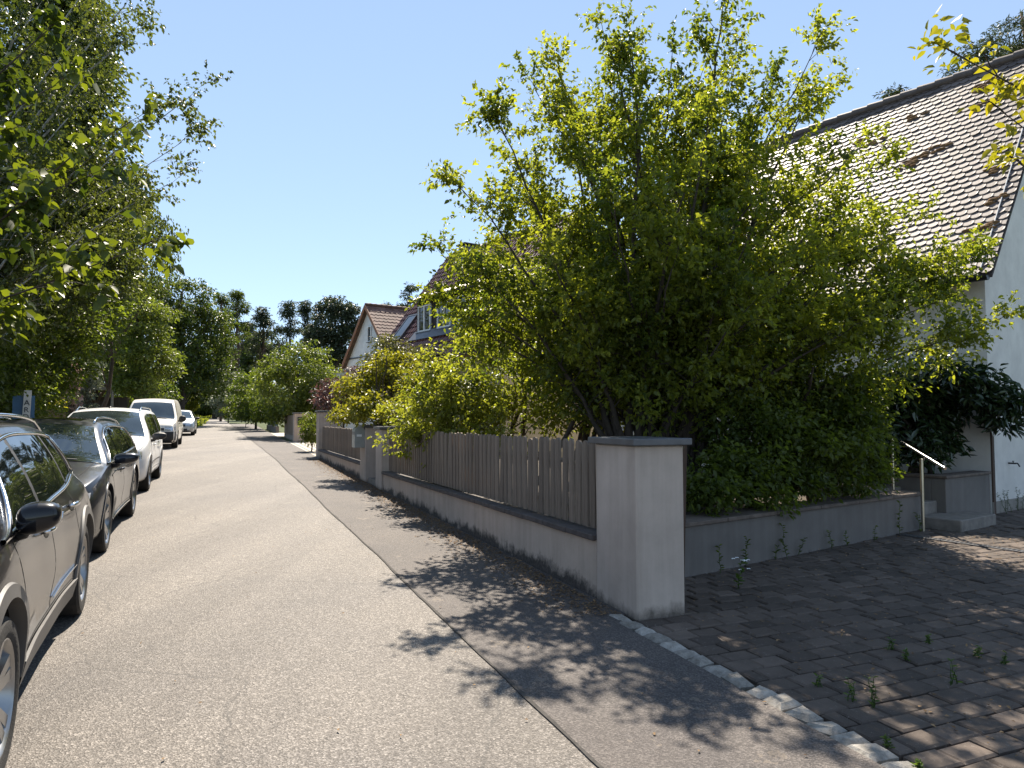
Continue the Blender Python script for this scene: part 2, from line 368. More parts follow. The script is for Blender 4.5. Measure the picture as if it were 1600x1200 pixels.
def bark(key, lo, hi): 
    t = NT(key); t.base(t.ramp(t.noise(9, 7, .75, t.coord("Object", (3, 3, .7))), [(.3, lo), (.7, hi)])).set(Roughness=.95); t.bump(t.noise(22, 6, .7, t.coord("Object", (3, 3, .6))), .9, .02); M[key] = t.m
bark("bark_grey", (.025, .019, .014), (.085, .066, .05)); bark("bark_brown", (.035, .026, .02), (.12, .09, .065)); bark("bark_pine", (.07, .045, .035), (.2, .13, .10)); bark("bark_birch", (.12, .11, .10), (.6, .58, .54))

# ------------------------------------------------------------------ ground, road, footpath
def sheet(name, l0, l1, s0, s1, h, mat, ns=60, nl=6):
    f0 = l0 if callable(l0) else (lambda s: l0); f1 = l1 if callable(l1) else (lambda s: l1)
    ss = np.linspace(s0, s1, ns); mb = MB()
    mb.grid([[LS(f0(s) + (f1(s) - f0(s)) * u, s, h) for u in np.linspace(0, 1, nl)] for s in ss], flip=True)
    return tag(mb.build(name, M[mat]), kind="structure")
def seam(s): return 1.60 - .015 * max(0.0, s - 25) + .02 * math.sin(s * .9) * .5
mb = MB(); sv = [-60, -10, 40, 100, 150, 700]; zz = {s: SLOPE * min(s, 150) for s in sv}
mb.grid([[np.array([*(N2 * l + D2 * s), zz[s] - .03]) for l in (-700, -40, 0, 40, 700)] for s in sv], flip=True)
tag(mb.build("ground", M["ground"]), kind="structure")
sheet("road", -3.5, seam, -8, 140, 0.0, "road", 120)
sheet("footpath", seam, lambda s: 2.79 if s < 4.8 else 2.97, -8, 75, .004, "path", 400)
mb = MB(); ss = np.linspace(-6, 75, 400); g = np.random.default_rng(3)
w = .003 + .008 * np.abs(np.convolve(g.normal(size=400), np.ones(4) / 4, 'same')) + .004; off = np.convolve(g.normal(size=400), np.ones(5) / 5, 'same') * .012
mb.grid([[LS(seam(s) + o + k * ww, s, .008) for k in (-1, 1)] for s, ww, o in zip(ss, w, off)], flip=True)
tag(mb.build("road_seam", M["crack"]), kind="structure")
# granite cobbles along the driveway edge, concrete pavers behind them
def stones(name, cells, mat, h, bev, jit, tilt, seed, extra=0.0):
    """one surface of separate stones; cells are (l0,l1,s0,s1)"""
    g = np.random.default_rng(seed); mb = MB(); tints = []
    for (l0, l1, s0, s1) in cells:
        dz = g.normal(0, tilt); tx, ty = g.normal(0, tilt * 2.2, 2); n0 = len(mb.v)
        j = g.normal(0, jit, (4, 2)); cs = [(l0, s0), (l1, s0), (l1, s1), (l0, s1)]; lc, sc = (l0 + l1) / 2, (s0 + s1) / 2
        vs = []
        for ring, (k, z) in enumerate(((1.0, h - .05), (1.0, h - bev * .8), (1.0, h))):
            for (l, s), (jl, js) in zip(cs, j):
                il = bev if ring == 2 else 0.0
                ll = l + jl + (il if l < lc else -il); s_ = s + js + (il if s < sc else -il)
                vs.append(LS(ll, s_, z + dz + tx * (ll - lc) + ty * (s_ - sc)))
        fs = [(8, 9, 10, 11)] + [(r * 4 + i, r * 4 + (i + 1) % 4, r * 4 + 4 + (i + 1) % 4, r * 4 + 4 + i) for r in (0, 1) for i in range(4)]
        mb.add(vs, fs); tints += [np.clip(g.normal(.5, .25), 0, 1)] * 12
    o = mb.build(name, M[mat]); a_ = o.data.attributes.new("tint", 'FLOAT', 'POINT'); a_.data.foreach_set("value", tints)
    return tag(o, kind="structure")
cells = []; s = -1.5; g = np.random.default_rng(5)
while s < 4.9:
    L_ = g.uniform(.13, .21); cells.append((2.80 + g.normal(0, .008), 2.95, s, s + L_ - .018)); s += L_
stones("kerb", cells, "granite", .014, .03, .013, .004, 11)
cells = []; row = 0; s = -1.6; 
while s < 8.6:
    l = 2.97 - (row % 2) * .11 - .02
    while l < 12.5:
        if not (l + .222 < 3.41 and s > 4.72): cells.append((max(l, 2.965), l + .222, s, s + .152))
        l += .232
    s += .162; row += 1
stones("driveway", cells, "paver", .0, .012, .003, .0035, 12)
sheet("driveway_bed", 2.95, 13.5, -8, 10, -.026, "soil", 20)
sheet("neighbour_driveway", 2.97, 12, 24.3, 35.2, .004, "light_paver", 20); sheet("far_driveway", 2.97, 11, 41.5, 48, .004, "light_paver", 12)
for k_, l_ in enumerate((3.05, 3.3, 3.55)):
    sheet("edging_strip", l_, l_ + .1, 24.5, 35, .008, "granite", 8, 2)
# ------------------------------------------------------------------ house frame (the houses stand turned to the street)
HA = 0.634; HC = np.array([7.55, 11.24]); E1 = np.array([-math.sin(HA), math.cos(HA)]); E2 = np.array([math.cos(HA), math.sin(HA)])
E1v, E2v = np.array([*E1, 0.0]), np.array([*E2, 0.0]); UP = np.array([0, 0, 1.0])
def HP(s, t, z=0.0): p = HC + E1 * s + E2 * t; return np.array([p[0], p[1], z])
# garden terraces behind the walls
mb = MB(); poly = [LS(3.2, 5.4), HP(.15, -7.3), HP(.15, -2.45), HP(1.8, -2.45), HP(1.8, 0), HP(12.5, .0), LS(14, 23.5), LS(3.2, 23.5), LS(3.2, 14.2)]
mb.slab([(p[0], p[1]) for p in poly], -.3, lambda x, y: .46 + max(0, gz(x, y) - .12) * .6); tag(mb.build("garden_soil", M["soil"]), kind="structure")
# ------------------------------------------------------------------ street wall, pillars, picket fences
Dv, Nv = np.array([D2[0], D2[1], 0]), np.array([N2[0], N2[1], 0])
def lsbox(mb, l0, l1, s0, s1, z0, z1, bev=.0, mi=0):
    """upright box in street coordinates with absolute heights"""
    c = LS((l0 + l1) / 2, (s0 + s1) / 2); c[2] = (z0 + z1) / 2
    return mb.box(c, (l1 - l0, s1 - s0, z1 - z0), Nv, Dv, UP, mi, bev)
def pillar(label, l0, l1, s0, s1, top, cap="zinc", capt=.055, over=.05, mat="pillar_plaster", gable=False):
    g0 = SLOPE * s0; root = empty("gate_pillar", LS((l0 + l1) / 2, (s0 + s1) / 2), label, "pillar"); mb = MB()
    lsbox(mb, l0, l1, s0, s1, g0 - .1, top, .012); o = mb.build("shaft", M[mat], None, origin=root.location); o.parent = root; o.location = (0, 0, 0)
    mb = MB(); lsbox(mb, l0 - over, l1 + over, s0 - over, s1 + over, top, top + capt, .006)
    o = mb.build("cap", M[cap], root, origin=root.location); o.location = (0, 0, 0); return root
def child(mb, name, mat, root, **k):
    o = mb.build(name, mat, root, origin=root.location, **k); o.location = (0, 0, 0); 
    if root.rotation_euler.z: raise ValueError
    return o
p1 = pillar("large rendered gate pillar with flat grey metal cap at the driveway corner", 2.97, 3.41, 4.72, 5.36, 1.395)
pillar("rendered gate pillar at the far end of the long picket fence", 2.93, 3.36, 13.9, 14.45, 1.40)
pA = pillar("rendered gate pillar that carries the grey rounded mailbox", 2.93, 3.36, 15.55, 16.2, 1.42)
pillar("tall plain rendered pillar ending the short far picket fence", 2.95, 3.55, 23.7, 24.35, 1.83)
pD = pillar("stout rendered pillar with a black square letterbox beside the neighbour's driveway", 3.22, 3.92, 35.0, 35.6, 1.86)
def low_wall(label, l0, l1, s0, s1, topfn, cop="coping"):
    root = empty("garden_wall", LS(l0, s0), label, "wall"); mb = MB(); ss = np.linspace(s0, s1, 10)
    ring = [[LS(l0, s)[:2].tolist() + [SLOPE * s - .1], LS(l0, s)[:2].tolist() + [topfn(s)], LS(l1, s)[:2].tolist() + [topfn(s)], LS(l1, s)[:2].tolist() + [SLOPE * s - .1]] for s in ss]
    mb.grid(ring, flip=False); child(mb, "masonry", M["wall_plaster"], root); mb = MB()
    g = np.random.default_rng(int(s0 * 10)); n = max(1, int((s1 - s0) / .5)); cuts = np.linspace(s0 + .003, s1 - .003, n + 1)
    for a, b in zip(cuts[:-1], cuts[1:]):
        z = (topfn(a) + topfn(b)) / 2 + g.normal(0, .0015); lsbox(mb, l0 - .045, l1 + .03, a, b - .006, z, z + .052, .008)
    child(mb, "coping", M[cop], root); return root
w1top = lambda s: .57 - .005 * (s - 5.4)
w2top = lambda s: .56 + .002 * (s - 16)
low_wall("long low rendered wall with dark coping and damp stains under the picket fence", 2.975, 3.2, 5.36, 13.9, w1top)
low_wall("short low rendered wall under the far picket fence", 2.975, 3.2, 16.2, 23.7, w2top)
picket_me = None
def fence(label, l, s0, s1, pitch, wtop, ztop, seed):
    root = empty("picket_fence", LS(l, s0), label, "fence"); g = np.random.default_rng(seed)
    for h in (.16, .56):
        mb = MB(); lsbox(mb, l + .022, l + .06, s0 + .01, s1 - .01, wtop(s0) + .052 + h, wtop(s1) + .052 + h + .07, .004); child(mb, "rail", M["picket_wood"], root)
    global picket_me
    n = int((s1 - s0) / pitch)
    for i in range(n):
        s = s0 + .06 + i * pitch + g.normal(0, .004); z0 = wtop(s) + .075; z1 = ztop + g.normal(0, .008)
        if picket_me is None:
            mb = MB(); W_, T_ = .094, .022; an = np.linspace(0, math.pi, 9)
            prof = [(-W_ / 2, 0), (W_ / 2, 0)] + [(math.cos(a) * W_ / 2, .80 - W_ * .46 + math.sin(a) * W_ * .46) for a in an]
            n_ = len(prof); mb.add([(T_ / 2, y, z) for y, z in prof] + [(-T_ / 2, y, z) for y, z in prof],
                                   [tuple(range(n_)), tuple(range(2 * n_ - 1, n_ - 1, -1))] + [(i_, n_ + i_, n_ + (i_ + 1) % n_, (i_ + 1) % n_) for i_ in range(n_)])
            o = mb.build("picket", M["picket_wood"]); picket_me = o.data; COL.objects.unlink(o); bpy.data.objects.remove(o)
        o = bpy.data.objects.new("picket", picket_me); p = LS(l, s); p[2] = z0; o.location = tuple(p - np.array(root.location))
        o.rotation_euler = (g.normal(0, .009), g.normal(0, .008), ROAD_A + g.normal(0, .04)); o.scale = (1, g.uniform(.92, 1.06), (z1 - z0) / .80); link(o, root)
    return root
fence("long weathered picket fence with rounded tops on the low street wall", 3.06, 5.37, 13.85, .138, w1top, 1.415, 2)
fence("short weathered picket fence between the mailbox pillar and the tall pillar", 3.06, 16.22, 23.65, .13, w2top, 1.36, 4)
# mailbox on its pillar
c = LS(2.93, 15.62); mbx = empty("mailbox", LS(2.93, 15.8), "grey metal mailbox with rounded top on the gate pillar", "mailbox"); mb = MB()
an = np.linspace(0, math.pi, 10); prof = [(0, .0), (.0, .36)] + [(.11 - .11 * math.cos(a), .36 + .10 * math.sin(a)) for a in an[1:-1]] + [(.22, .36), (.22, 0)]
zb = .98; n_ = len(prof)
for sgn, s in ((0, 15.62), (1, 15.98)): mb.add([LS(2.928 - .22 + x, s)[:2].tolist() + [zb + z] for x, z in prof], [tuple(range(n_)) if sgn else tuple(range(n_))[::-1]])
mb.f += [(i, (i + 1) % n_, n_ + (i + 1) % n_, n_ + i) for i in range(n_)]; mb.mi += [0] * n_
child(mb, "box", M["mailbox_grey"], mbx); mb = MB(); lsbox(mb, 2.702, 2.707, 15.66, 15.94, 1.26, 1.33, .002); child(mb, "flap", M["zinc"], mbx)
mb = MB(); lsbox(mb, 2.75, 2.86, 15.612, 15.617, 1.22, 1.27, .001); child(mb, "name_plate", M["white_frame"], mbx)
o = MB(); lsbox(o, 3.38, 3.72, 34.93, 34.998, 1.33, 1.70, .01); lb = o.build("letterbox", M["black_metal"]); tag(lb, "black square letterbox on the stout pillar of the neighbour", "letterbox")
o = MB(); lsbox(o, 3.41, 3.46, 34.92, 34.928, 1.60, 1.65); lk = o.build("lock_plate", M["steel"], lb)
# step in the pedestrian gateway
o = MB(); lsbox(o, 2.99, 3.5, 14.46, 15.54, .1, .33, .01); tag(o.build("stone_step", M["stone_slab"]), "stone step between the two gate pillars of the footpath gateway", "step")
gt = empty("garden_gate", LS(3.45, 15), "low weathered wooden garden gate behind the mailbox pillar", "gate"); mb = MB()
for i in range(8): lsbox(mb, 3.40, 3.42, 14.48 + i * .13, 14.57 + i * .13, .38, 1.28, .004)
child(mb, "gate_leaf", M["picket_wood"], gt); mb = MB(); lsbox(mb, 3.421, 3.46, 14.48, 15.5, .55, .62, .004); child(mb, "rail", M["picket_wood"], gt)
# weathered board standing behind the corner pillar
mb = MB(); a = LS(3.455, 4.83); mb.box(a + np.array([0, 0, .66]), (.07, .035, 1.34), Nv, Dv, np.array([.03, 0, 1]) / 1.0, 0, .004)
tag(mb.build("wooden_board", M["brown_wood"]), "brown upright board against the driveway side of the large corner pillar", "board")
# neighbour's fence beyond the second driveway
nf = empty("board_fence", LS(3.35, 35.7), "grey closed board fence on a low base behind the black letterbox pillar", "fence")
mb = MB(); lsbox(mb, 3.3, 3.5, 35.6, 41, .3, .78, .01); child(mb, "base", M["plinth"], nf)
mb = MB()
for i in range(28): lsbox(mb, 3.36, 3.39, 35.65 + i * .19, 35.65 + i * .19 + .183, .80, 1.80, .004)
child(mb, "board_panel", M["picket_wood"], nf); mb = MB(); lsbox(mb, 3.28, 3.52, 41, 41.25, .4, 1.86, .01); child(mb, "post", M["pillar_plaster"], nf)
lf = empty("wire_fence", LS(3.4, 48), "dark green lattice fence with posts on a low concrete base by the dark hedge", "fence")
mb = MB(); lsbox(mb, 3.3, 3.5, 48, 58, .5, 1.15, .01); child(mb, "base", M["grey_concrete"], lf); simple("green_metal", (.02, .045, .03), .5, .2)
mb = MB()
for i in range(-6, 50):
    a, b = 48 + i * .25, 48 + i * .25 + 1.0
    if a >= 48 and b <= 58:
        A = LS(3.4, a); A[2] = 1.15; B = LS(3.4, b); B[2] = 2.1; mb.tube([A, B], .012, 4); A = LS(3.42, b); A[2] = 1.15; B = LS(3.42, a); B[2] = 2.1; mb.tube([A, B], .012, 4)
child(mb, "lattice", M["green_metal"], lf)
for s in (48, 53, 58):
    mb = MB(); lsbox(mb, 3.37, 3.43, s - .03, s + .03, 1.1, 2.4 if s < 58 else 3.2); child(mb, "post", M["green_metal"], lf)
# ------------------------------------------------------------------ retaining wall, steps, planter, handrail
def hbox(mb, s0, s1, t0, t1, z0, z1, bev=0.0, mi=0): return mb.box(HP((s0 + s1) / 2, (t0 + t1) / 2, (z0 + z1) / 2), (t1 - t0, s1 - s0, z1 - z0), E2v, E1v, UP, mi, bev)
rw = empty("retaining_wall", HP(0, -5, .1), "low grey concrete retaining wall with stone coping beside the paved driveway", "wall")
mb = MB(); hbox(mb, -.02, .2, -7.55, -2.42, -.1, .565, .008); child(mb, "masonry", M["grey_concrete"], rw)
mb = MB(); g = np.random.default_rng(8)
for i in range(6): hbox(mb, -.05, .34, -7.55 + i * .86, -7.55 + i * .86 + .852, .565, .605, .006)
child(mb, "coping", M["coping_brown"], rw)
pl = empty("planter_wall", HP(.5, -.8, .1), "square grey concrete planter wall between the entrance steps and the white house", "planter")
mb = MB(); hbox(mb, 0, .2, -1.62, -.06, -.1, .745, .008); hbox(mb, .2, 3.0, -1.62, -1.42, -.1, .742, .008); child(mb, "masonry", M["grey_concrete"], pl)
mb = MB(); hbox(mb, -.03, .23, -1.65, -.06, .745, .785, .006); hbox(mb, .232, 3.0, -1.65, -1.39, .743, .783, .006); child(mb, "coping", M["coping_brown"], pl)
mb = MB(); hbox(mb, .2, 3.0, -1.42, -.06, 0, .70); child(mb, "soil", M["soil"], pl)
st = empty("entrance_steps", HP(.4, -2, .1), "short flight of grey stone steps rising beside the planter wall", "steps")
mb = MB(); hbox(mb, -.45, .12, -2.28, -1.12, -.05, .25, .012); child(mb, "step", M["stone_slab"], st)
mb = MB(); hbox(mb, .12, .62, -2.42, -1.625, -.05, .42, .012); child(mb, "step", M["stone_slab"], st)
mb = MB(); hbox(mb, .62, 3.2, -2.42, -1.625, -.05, .585, .012); child(mb, "step", M["stone_slab"], st)
hr = empty("handrail", HP(-.2, -2.35, .1), "bright stainless steel handrail on a thin post at the entrance steps", "handrail")
foot = at(1443, 836, 9.62); ptop = at(1440, 717, 9.62); foot[2] = gz(*foot[:2]) - .02
mb = MB(); mb.tube([foot, [foot[0], foot[1], ptop[2]]], .021, 12); child(mb, "post", M["brass_steel"], hr, smooth=True, sharp=40)
ra, rb = HP(-.72, -2.36, 0), HP(1.4, -2.36, 0); ra = at(1477, 732, 9.05); rb = at(1396, 683, 10.5)
dirn = unit(rb - ra); mb = MB(); mb.tube([ra, ra + dirn * .4, rb, rb + np.array([dirn[0] * .5, dirn[1] * .5, .02])], .021, 12); child(mb, "rail", M["steel"], hr, smooth=True, sharp=40)
k = ra + dirn * .55; mb = MB(); mb.tube([[foot[0], foot[1], ptop[2]], k + np.array([0, 0, -.06]), k], .009, 8); child(mb, "bracket", M["steel"], hr, smooth=True)
b2 = rb + dirn * .05; mb = MB(); mb.tube([[b2[0], b2[1], .5], b2], .021, 12); child(mb, "post", M["brass_steel"], hr, smooth=True, sharp=40)
# drain channel across the paving
a, b = at(1408, 842, 9.3), at(1640, 897, 8.0); a = np.array([a[0], a[1], gz(a[0], a[1]) + .006]); b = np.array([b[0], b[1], gz(b[0], b[1]) + .006])
u = unit(b - a); v = unit(np.cross(UP, u)); mb = MB(); L_ = np.linalg.norm(b - a)
for k in range(int(L_ / .5)): mb.box(a + u * (k * .5 + .25), (.49, .11, .02), u, v, UP, 0, .003)
dr = mb.build("drain_channel", M["zinc"]); tag(dr, "narrow metal drain channel set across the paving near the steps", "drain")
mb = MB()
for k in range(int(L_ / .05)): mb.box(a + u * (k * .05 + .02) + np.array([0, 0, .0115]), (.018, .07, .003), u, v, UP)
mb.build("slot", M["black_metal"], dr)
tag(dr.children[0], kind="stuff")
# ------------------------------------------------------------------ houses
def tile_roof(name, O, u, v, W, L, tw, th, mat, parent, kind="scallop", seed=1):
    """overlapping roof tiles on a plane: O eave corner, u along the eave, v up the slope"""
    g = np.random.default_rng(seed); u = unit(u); v = unit(v); n = unit(np.cross(u, v)); n = n if n[2] > 0 else -n
    mb = MB(); tints = []; rows = int(L / th) + 1; cols = int(W / tw) + 1
    patch = g.uniform(0, 1, (rows // 5 + 2, cols // 6 + 2))
    for r in range(rows):
        off = (r % 2) * tw / 2 if kind == "scallop" else 0
        for c in range(-1, cols + 1):
            x0 = c * tw + off
            if x0 < -tw * .5 or x0 + tw * .5 > W: continue
            x0c = max(0, x0); x1c = min(W, x0 + tw - .003); y = r * th - .02 + g.normal(0, .0035); lift = .018 + abs(g.normal(0, .0035)); xc = (x0 + x0 + tw) / 2; jx = g.normal(0, .0015)
            top = min(L + .03, y + th * 1.9)
            if kind == "scallop":
                xs = np.linspace(x0, x0 + tw - .003, 7); arc = [(np.clip(x + jx, 0, W), y + (abs((x - xc) / (tw / 2)) ** 2.2) * tw * .33) for x in xs]
                a = [O + u * x + v * yy + n * (lift + .018) for x, yy in arc]; b = [O + u * x + v * yy + n * (lift) for x, yy in arc]
                t_ = [O + u * x0c + v * top + n * .006, O + u * x1c + v * top + n * .006]; m = len(arc)
                mb.add(a + b + t_, [tuple(range(m)) + (2 * m + 1, 2 * m)] + [(m + i, m + i + 1, i + 1, i) for i in range(m - 1)]); k = 2 * m + 2
            else:
                xs = np.linspace(0, 1, 6); pr = np.array([.0, .028, .034, .012, -.004, .0]) 
                a = [O + u * (x0 + tw * 1.02 * q) + v * y + n * (lift + .03 + p) for q, p in zip(xs, pr)]; b = [q_ - n * .025 for q_ in a]
                t_ = [O + u * (x0 + tw * 1.02 * q) + v * (y + th * 1.12) + n * (.012 + p) for q, p in zip(xs, pr)]
                mb.add(a + t_ + b, [(i, i + 1, 7 + i, 6 + i) for i in range(5)] + [(12 + i, 13 + i, i + 1, i) for i in range(5)]); k = 18
            tv = np.clip(g.normal(.5, .2) + (patch[r // 5, max(0, c) // 6] - .5) * .5, 0, 1); tints += [tv] * k
    o = mb.build(name, M[mat], parent, origin=parent.location); o.location = (0, 0, 0)
    a_ = o.data.attributes.new("tint", 'FLOAT', 'POINT'); a_.data.foreach_set("value", tints); return o
def house_body(root, s0, s1, hw, zb, ze, tp, mat, s_in=0.0):
    """walls with two gables; eaves at height ze at t=0, ridge at t=hw"""
    mb = MB(); zr = ze + tp * hw; pr = [(0, zb), (2 * hw, zb), (2 * hw, ze), (hw, zr), (0, ze)]
    vs = [HP(s, t, z) for s in (s0, s1) for t, z in pr]
    mb.add(vs, [(0, 1, 2, 3, 4), (9, 8, 7, 6, 5)] + [(i, 5 + i, 5 + (i + 1) % 5, (i + 1) % 5) for i in range(5)]); return child(mb, "wall", M[mat], root)
TP = 1.319; VS = unit(np.array([E2[0], E2[1], TP])); VSb = unit(np.array([-E2[0], -E2[1], TP]))
def roof_pair(root, s0, s1, hw, ze, oh, tw, th, mat, kind, seed, base_t=0.0):
    eh = ze - TP * oh; L_ = (hw + oh) * math.hypot(1, TP); O = HP(s0, base_t - oh, eh + .05)
    mb = MB(); th_ = .05; zr = eh + TP * (hw + oh)
    pts = lambda s: [HP(s, base_t - oh, eh - .02), HP(s, base_t + hw, zr - .02), HP(s, base_t + 2 * hw + oh, eh - .02), HP(s, base_t + 2 * hw + oh, eh + .035), HP(s, base_t + hw, zr + .035), HP(s, base_t - oh, eh + .035)]
    mb.add(pts(s0) + pts(s1), [(0, 1, 4, 5), (1, 2, 3, 4), (11, 10, 7, 6), (10, 9, 8, 7)] + [(i, 6 + i, 6 + (i + 1) % 6, (i + 1) % 6) for i in range(6)])
    rf = child(mb, "roof", M["dark_cladding"], root)
    r = tile_roof("tile_surface", O, E1v, VS, s1 - s0, L_, tw, th, mat, root, kind, seed); r.parent = rf
    mb = MB(); n = int((s1 - s0) / .36)
    for k in range(n):
        a = HP(s0 + k * .36, base_t + hw, zr + .085); b = HP(s0 + k * .36 + .40, base_t + hw, zr + .105); mb.tube([a, b], [.095, .105], 10)
    q = child(mb, "ridge", M[mat], root, smooth=True, sharp=50); q.parent = rf
    aa = q.data.attributes.new("tint", 'FLOAT', 'POINT'); aa.data.foreach_set("value", [.25] * len(q.data.vertices))
    return rf, eh, zr
def half_gutter(root, s0, s1, t, z, r=.065):
    mb = MB(); an = np.linspace(math.pi, 2 * math.pi, 9)
    ring = lambda s, rr: [HP(s, t + rr * math.cos(a), z + rr * math.sin(a)) for a in an]
    mb.grid([ring(s0, r), ring(s1, r)]); mb.grid([ring(s0, r - .006), ring(s1, r - .006)], flip=True); mb.add(ring(s0, r), [tuple(range(9))]); mb.add(ring(s1, r), [tuple(range(9))])
    return child(mb, "gutter", M["gutter"], root)
def window(root, c, ax, nrm, w, h, name="window", mull=1):
    """framed casement on a wall: c centre, ax across, nrm outwards"""
    ax = unit(ax); nrm = unit(nrm); mb = MB(); f = .06
    for sx in (-1, 1): mb.box(c + ax * sx * (w / 2 - f / 2) + nrm * .03, (f, .07, h), ax, nrm, UP, 0, .004)
    for sz in (-1, 1): mb.box(c + UP * sz * (h / 2 - f / 2) + nrm * .03, (w - 2 * f, .07, f), ax, nrm, UP, 0, .004)
    for k in range(mull): mb.box(c + ax * ((k + 1) / (mull + 1) - .5) * w + nrm * .032, (.07, .06, h - 2 * f), ax, nrm, UP, 0, .004)
    o = child(mb, name, M["white_frame"], root); mb = MB(); mb.box(c + nrm * .012, (w - 2 * f, .012, h - 2 * f), ax, nrm, UP); p = child(mb, "pane", M["glass"], root); p.parent = o
    mb = MB(); mb.box(c + nrm * .05 - UP * (h / 2 + .025), (w + .12, .14, .035), ax, nrm, UP, 0, .004); q = child(mb, "sill", M["zinc"], root); q.parent = o; return o
# --- the white house with the pinkish-grey tiled roof
h1 = empty("white_house", HP(0, 0, .1), "white rendered house with steep scalloped grey-pink tile roof beside the paved driveway", "house")
EZ = 3.811 + TP * .338
house_body(h1, 0, 8.8, 3.3, -.1, EZ - .03, TP, "house_white")
mb = MB(); hbox(mb, -.025, -.001, .0, 6.6, -.1, .30, .004); child(mb, "plinth", M["plinth"], h1)
rf, eh, zr = roof_pair(h1, -.228, 9.0, 3.3, EZ, .338, .170, .152, "tile_grey_pink", "scallop", 21)
half_gutter(h1, -.2, 8.95, -.42, eh + .0, .07)
simple("white_cable", (.6, .58, .55), .5); mb = MB(); mb.tube([HP(-.06 + .05 * f, -.338 + 3.6 * f, eh + TP * 3.6 * f + .12) for f in np.linspace(0, 1, 12)], .011, 6); child(mb, "lightning_cable", M["white_cable"], h1).parent = rf
g = np.random.default_rng(4); mb = MB()
for (s, f) in [(1.55, .60), (1.75, .585), (1.3, .615), (1.9, .56), (3.2, .80), (2.9, .76), (2.3, .84), (.1, .18), (.05, .28), (.0, .12), (.9, .90), (.75, .78), (1.0, .87), (2.5, .42), (.3, .42)]:
    for k in range(int(g.integers(3, 8))):
        x = s + g.normal(0, .11); y = -.338 + (f + g.normal(0, .010)) * 3.64; a_, b_ = g.uniform(.05, .11), g.uniform(.022, .042)
        cc = HP(x, y, eh + TP * (y + .338) + .085); nn = unit(np.cross(E1v, VS)); nn = nn if nn[2] > 0 else -nn
        an = np.arange(8) * math.pi / 4; rng_ = g.uniform(.7, 1.2, 8)
        ring = [cc + E1v * a_ * 1.3 * math.cos(q) * w_ + VS * b_ * 1.4 * math.sin(q) * w_ for q, w_ in zip(an, rng_)]; r2 = [cc + (p - cc) * .6 + nn * .03 for p in ring]
        mb.add(ring + r2 + [cc + nn * .045], [(i, (i + 1) % 8, 8 + (i + 1) % 8, 8 + i) for i in range(8)] + [(8 + i, 8 + (i + 1) % 8, 16) for i in range(8)])
mo = child(mb, "moss", M["moss"], h1, smooth=True); mo.parent = rf; tag(mo, kind="stuff")
mb = MB(); mb.box(HP(-.012, .045, .83), (.085, .03, 1.55), E2v, E1v, UP, 0, .006); child(mb, "corner_board", M["brown_wood"], h1)
mb = MB(); tp_ = at(1583, 724, 11.6); tt = float((tp_[:2] - HC) @ E2); tz = tp_[2]; c = HP(0, tt, tz)
mb.tube([c, c - E1v * .10, c - E1v * .13 + UP * .005, c - E1v * .16 - UP * .05], [.013, .013, .012, .011], 8); mb.box(c - E1v * .07 + UP * .035, (.07, .012, .014), E2v, E1v, UP, 0, .003); mb.tube([c - E1v * .07, c - E1v * .07 + UP * .035], .007, 6)
child(mb, "tap", M["black_metal"], h1)
# brown wooden entrance screen beside the corner of the white house
mb = MB(); sc = empty("wooden_screen", HP(2.4, -.8, .6), "dark brown wooden entrance screen behind the planter and rhododendron", "screen")
for i in range(9): hbox(mb, 2.4, 2.44, -1.6 + i * .175, -1.6 + i * .175 + .168, .55, 2.1, .004)
child(mb, "board_panel", M["brown_wood"], sc); mb = MB(); hbox(mb, 2.3, 2.4, -.62, -.52, .6, 1.4, .006); child(mb, "post", M["pale_plastic"], sc)
# --- the second house: dark red roof, dormer with dark cladding
h2 = empty("cream_house", HP(17, 0, .4), "cream house with dark red pantile roof and a dark clad dormer behind the tree", "house")
EZ2 = 3.75 + TP * .34
house_body(h2, 13.2, 22.0, 3.3, .1, EZ2 - .03, TP, "house_cream")
rf2, eh2, zr2 = roof_pair(h2, 12.95, 22.25, 3.3, EZ2, .34, .215, .30, "tile_dark_red", "pantile", 31)
half_gutter(h2, 12.95, 22.25, -.43, eh2, .07)
dm = MB(); ds0, ds1, dt = 15.2, 19.65, .5; db, dtp = eh2 + TP * (dt + .34) - .1, 6.12
dm.add([HP(s, t, z) for s in (ds0, ds1) for t, z in ((dt, db), (2.6, db + 2.2), (2.6, dtp + .75), (dt, dtp))], [(0, 1, 2, 3), (7, 6, 5, 4), (0, 3, 7, 4), (3, 2, 6, 7), (2, 1, 5, 6), (1, 0, 4, 5)])
dorm = child(dm, "dormer", M["dark_cladding"], h2)
for k in range(26):
    pass
mb = MB(); mb.grid([[HP(s, dt - .012, z) for s in np.repeat(np.arange(ds0, ds1, .14), 2)[1:-1]] for z in (db, dtp)]); v = np.array(mb.v); 
mb = MB()
for s in np.arange(ds0 + .07, ds1, .17): mb.box(HP(s, dt - .012, (db + dtp) / 2), (.028, .03, dtp - db), E1v, E2v, UP)
b = child(mb, "batten_surface", M["dark_cladding"], h2); b.parent = dorm
dr_ = tile_roof("dormer_roof", HP(ds0 - .2, dt - .3, dtp - .02), E1v, unit(np.array([E2[0], E2[1], .42])), ds1 - ds0 + .4, 3.2, .215, .30, "tile_dark_red", h2, "pantile", 33); dr_.parent = dorm
mb = MB(); mb.box(HP((ds0 + ds1) / 2, dt - .31, dtp - .02), (ds1 - ds0 + .42, .03, .12), E1v, E2v, UP, 0, .004); mb.box(HP((ds0 + ds1) / 2, dt + .9, dtp + .45), (ds1 - ds0 + .38, 2.5, .05), E1v, unit(np.array([E2[0], E2[1], .42])), None, 0, .004); fa = child(mb, "fascia", M["dark_cladding"], h2); fa.parent = dorm
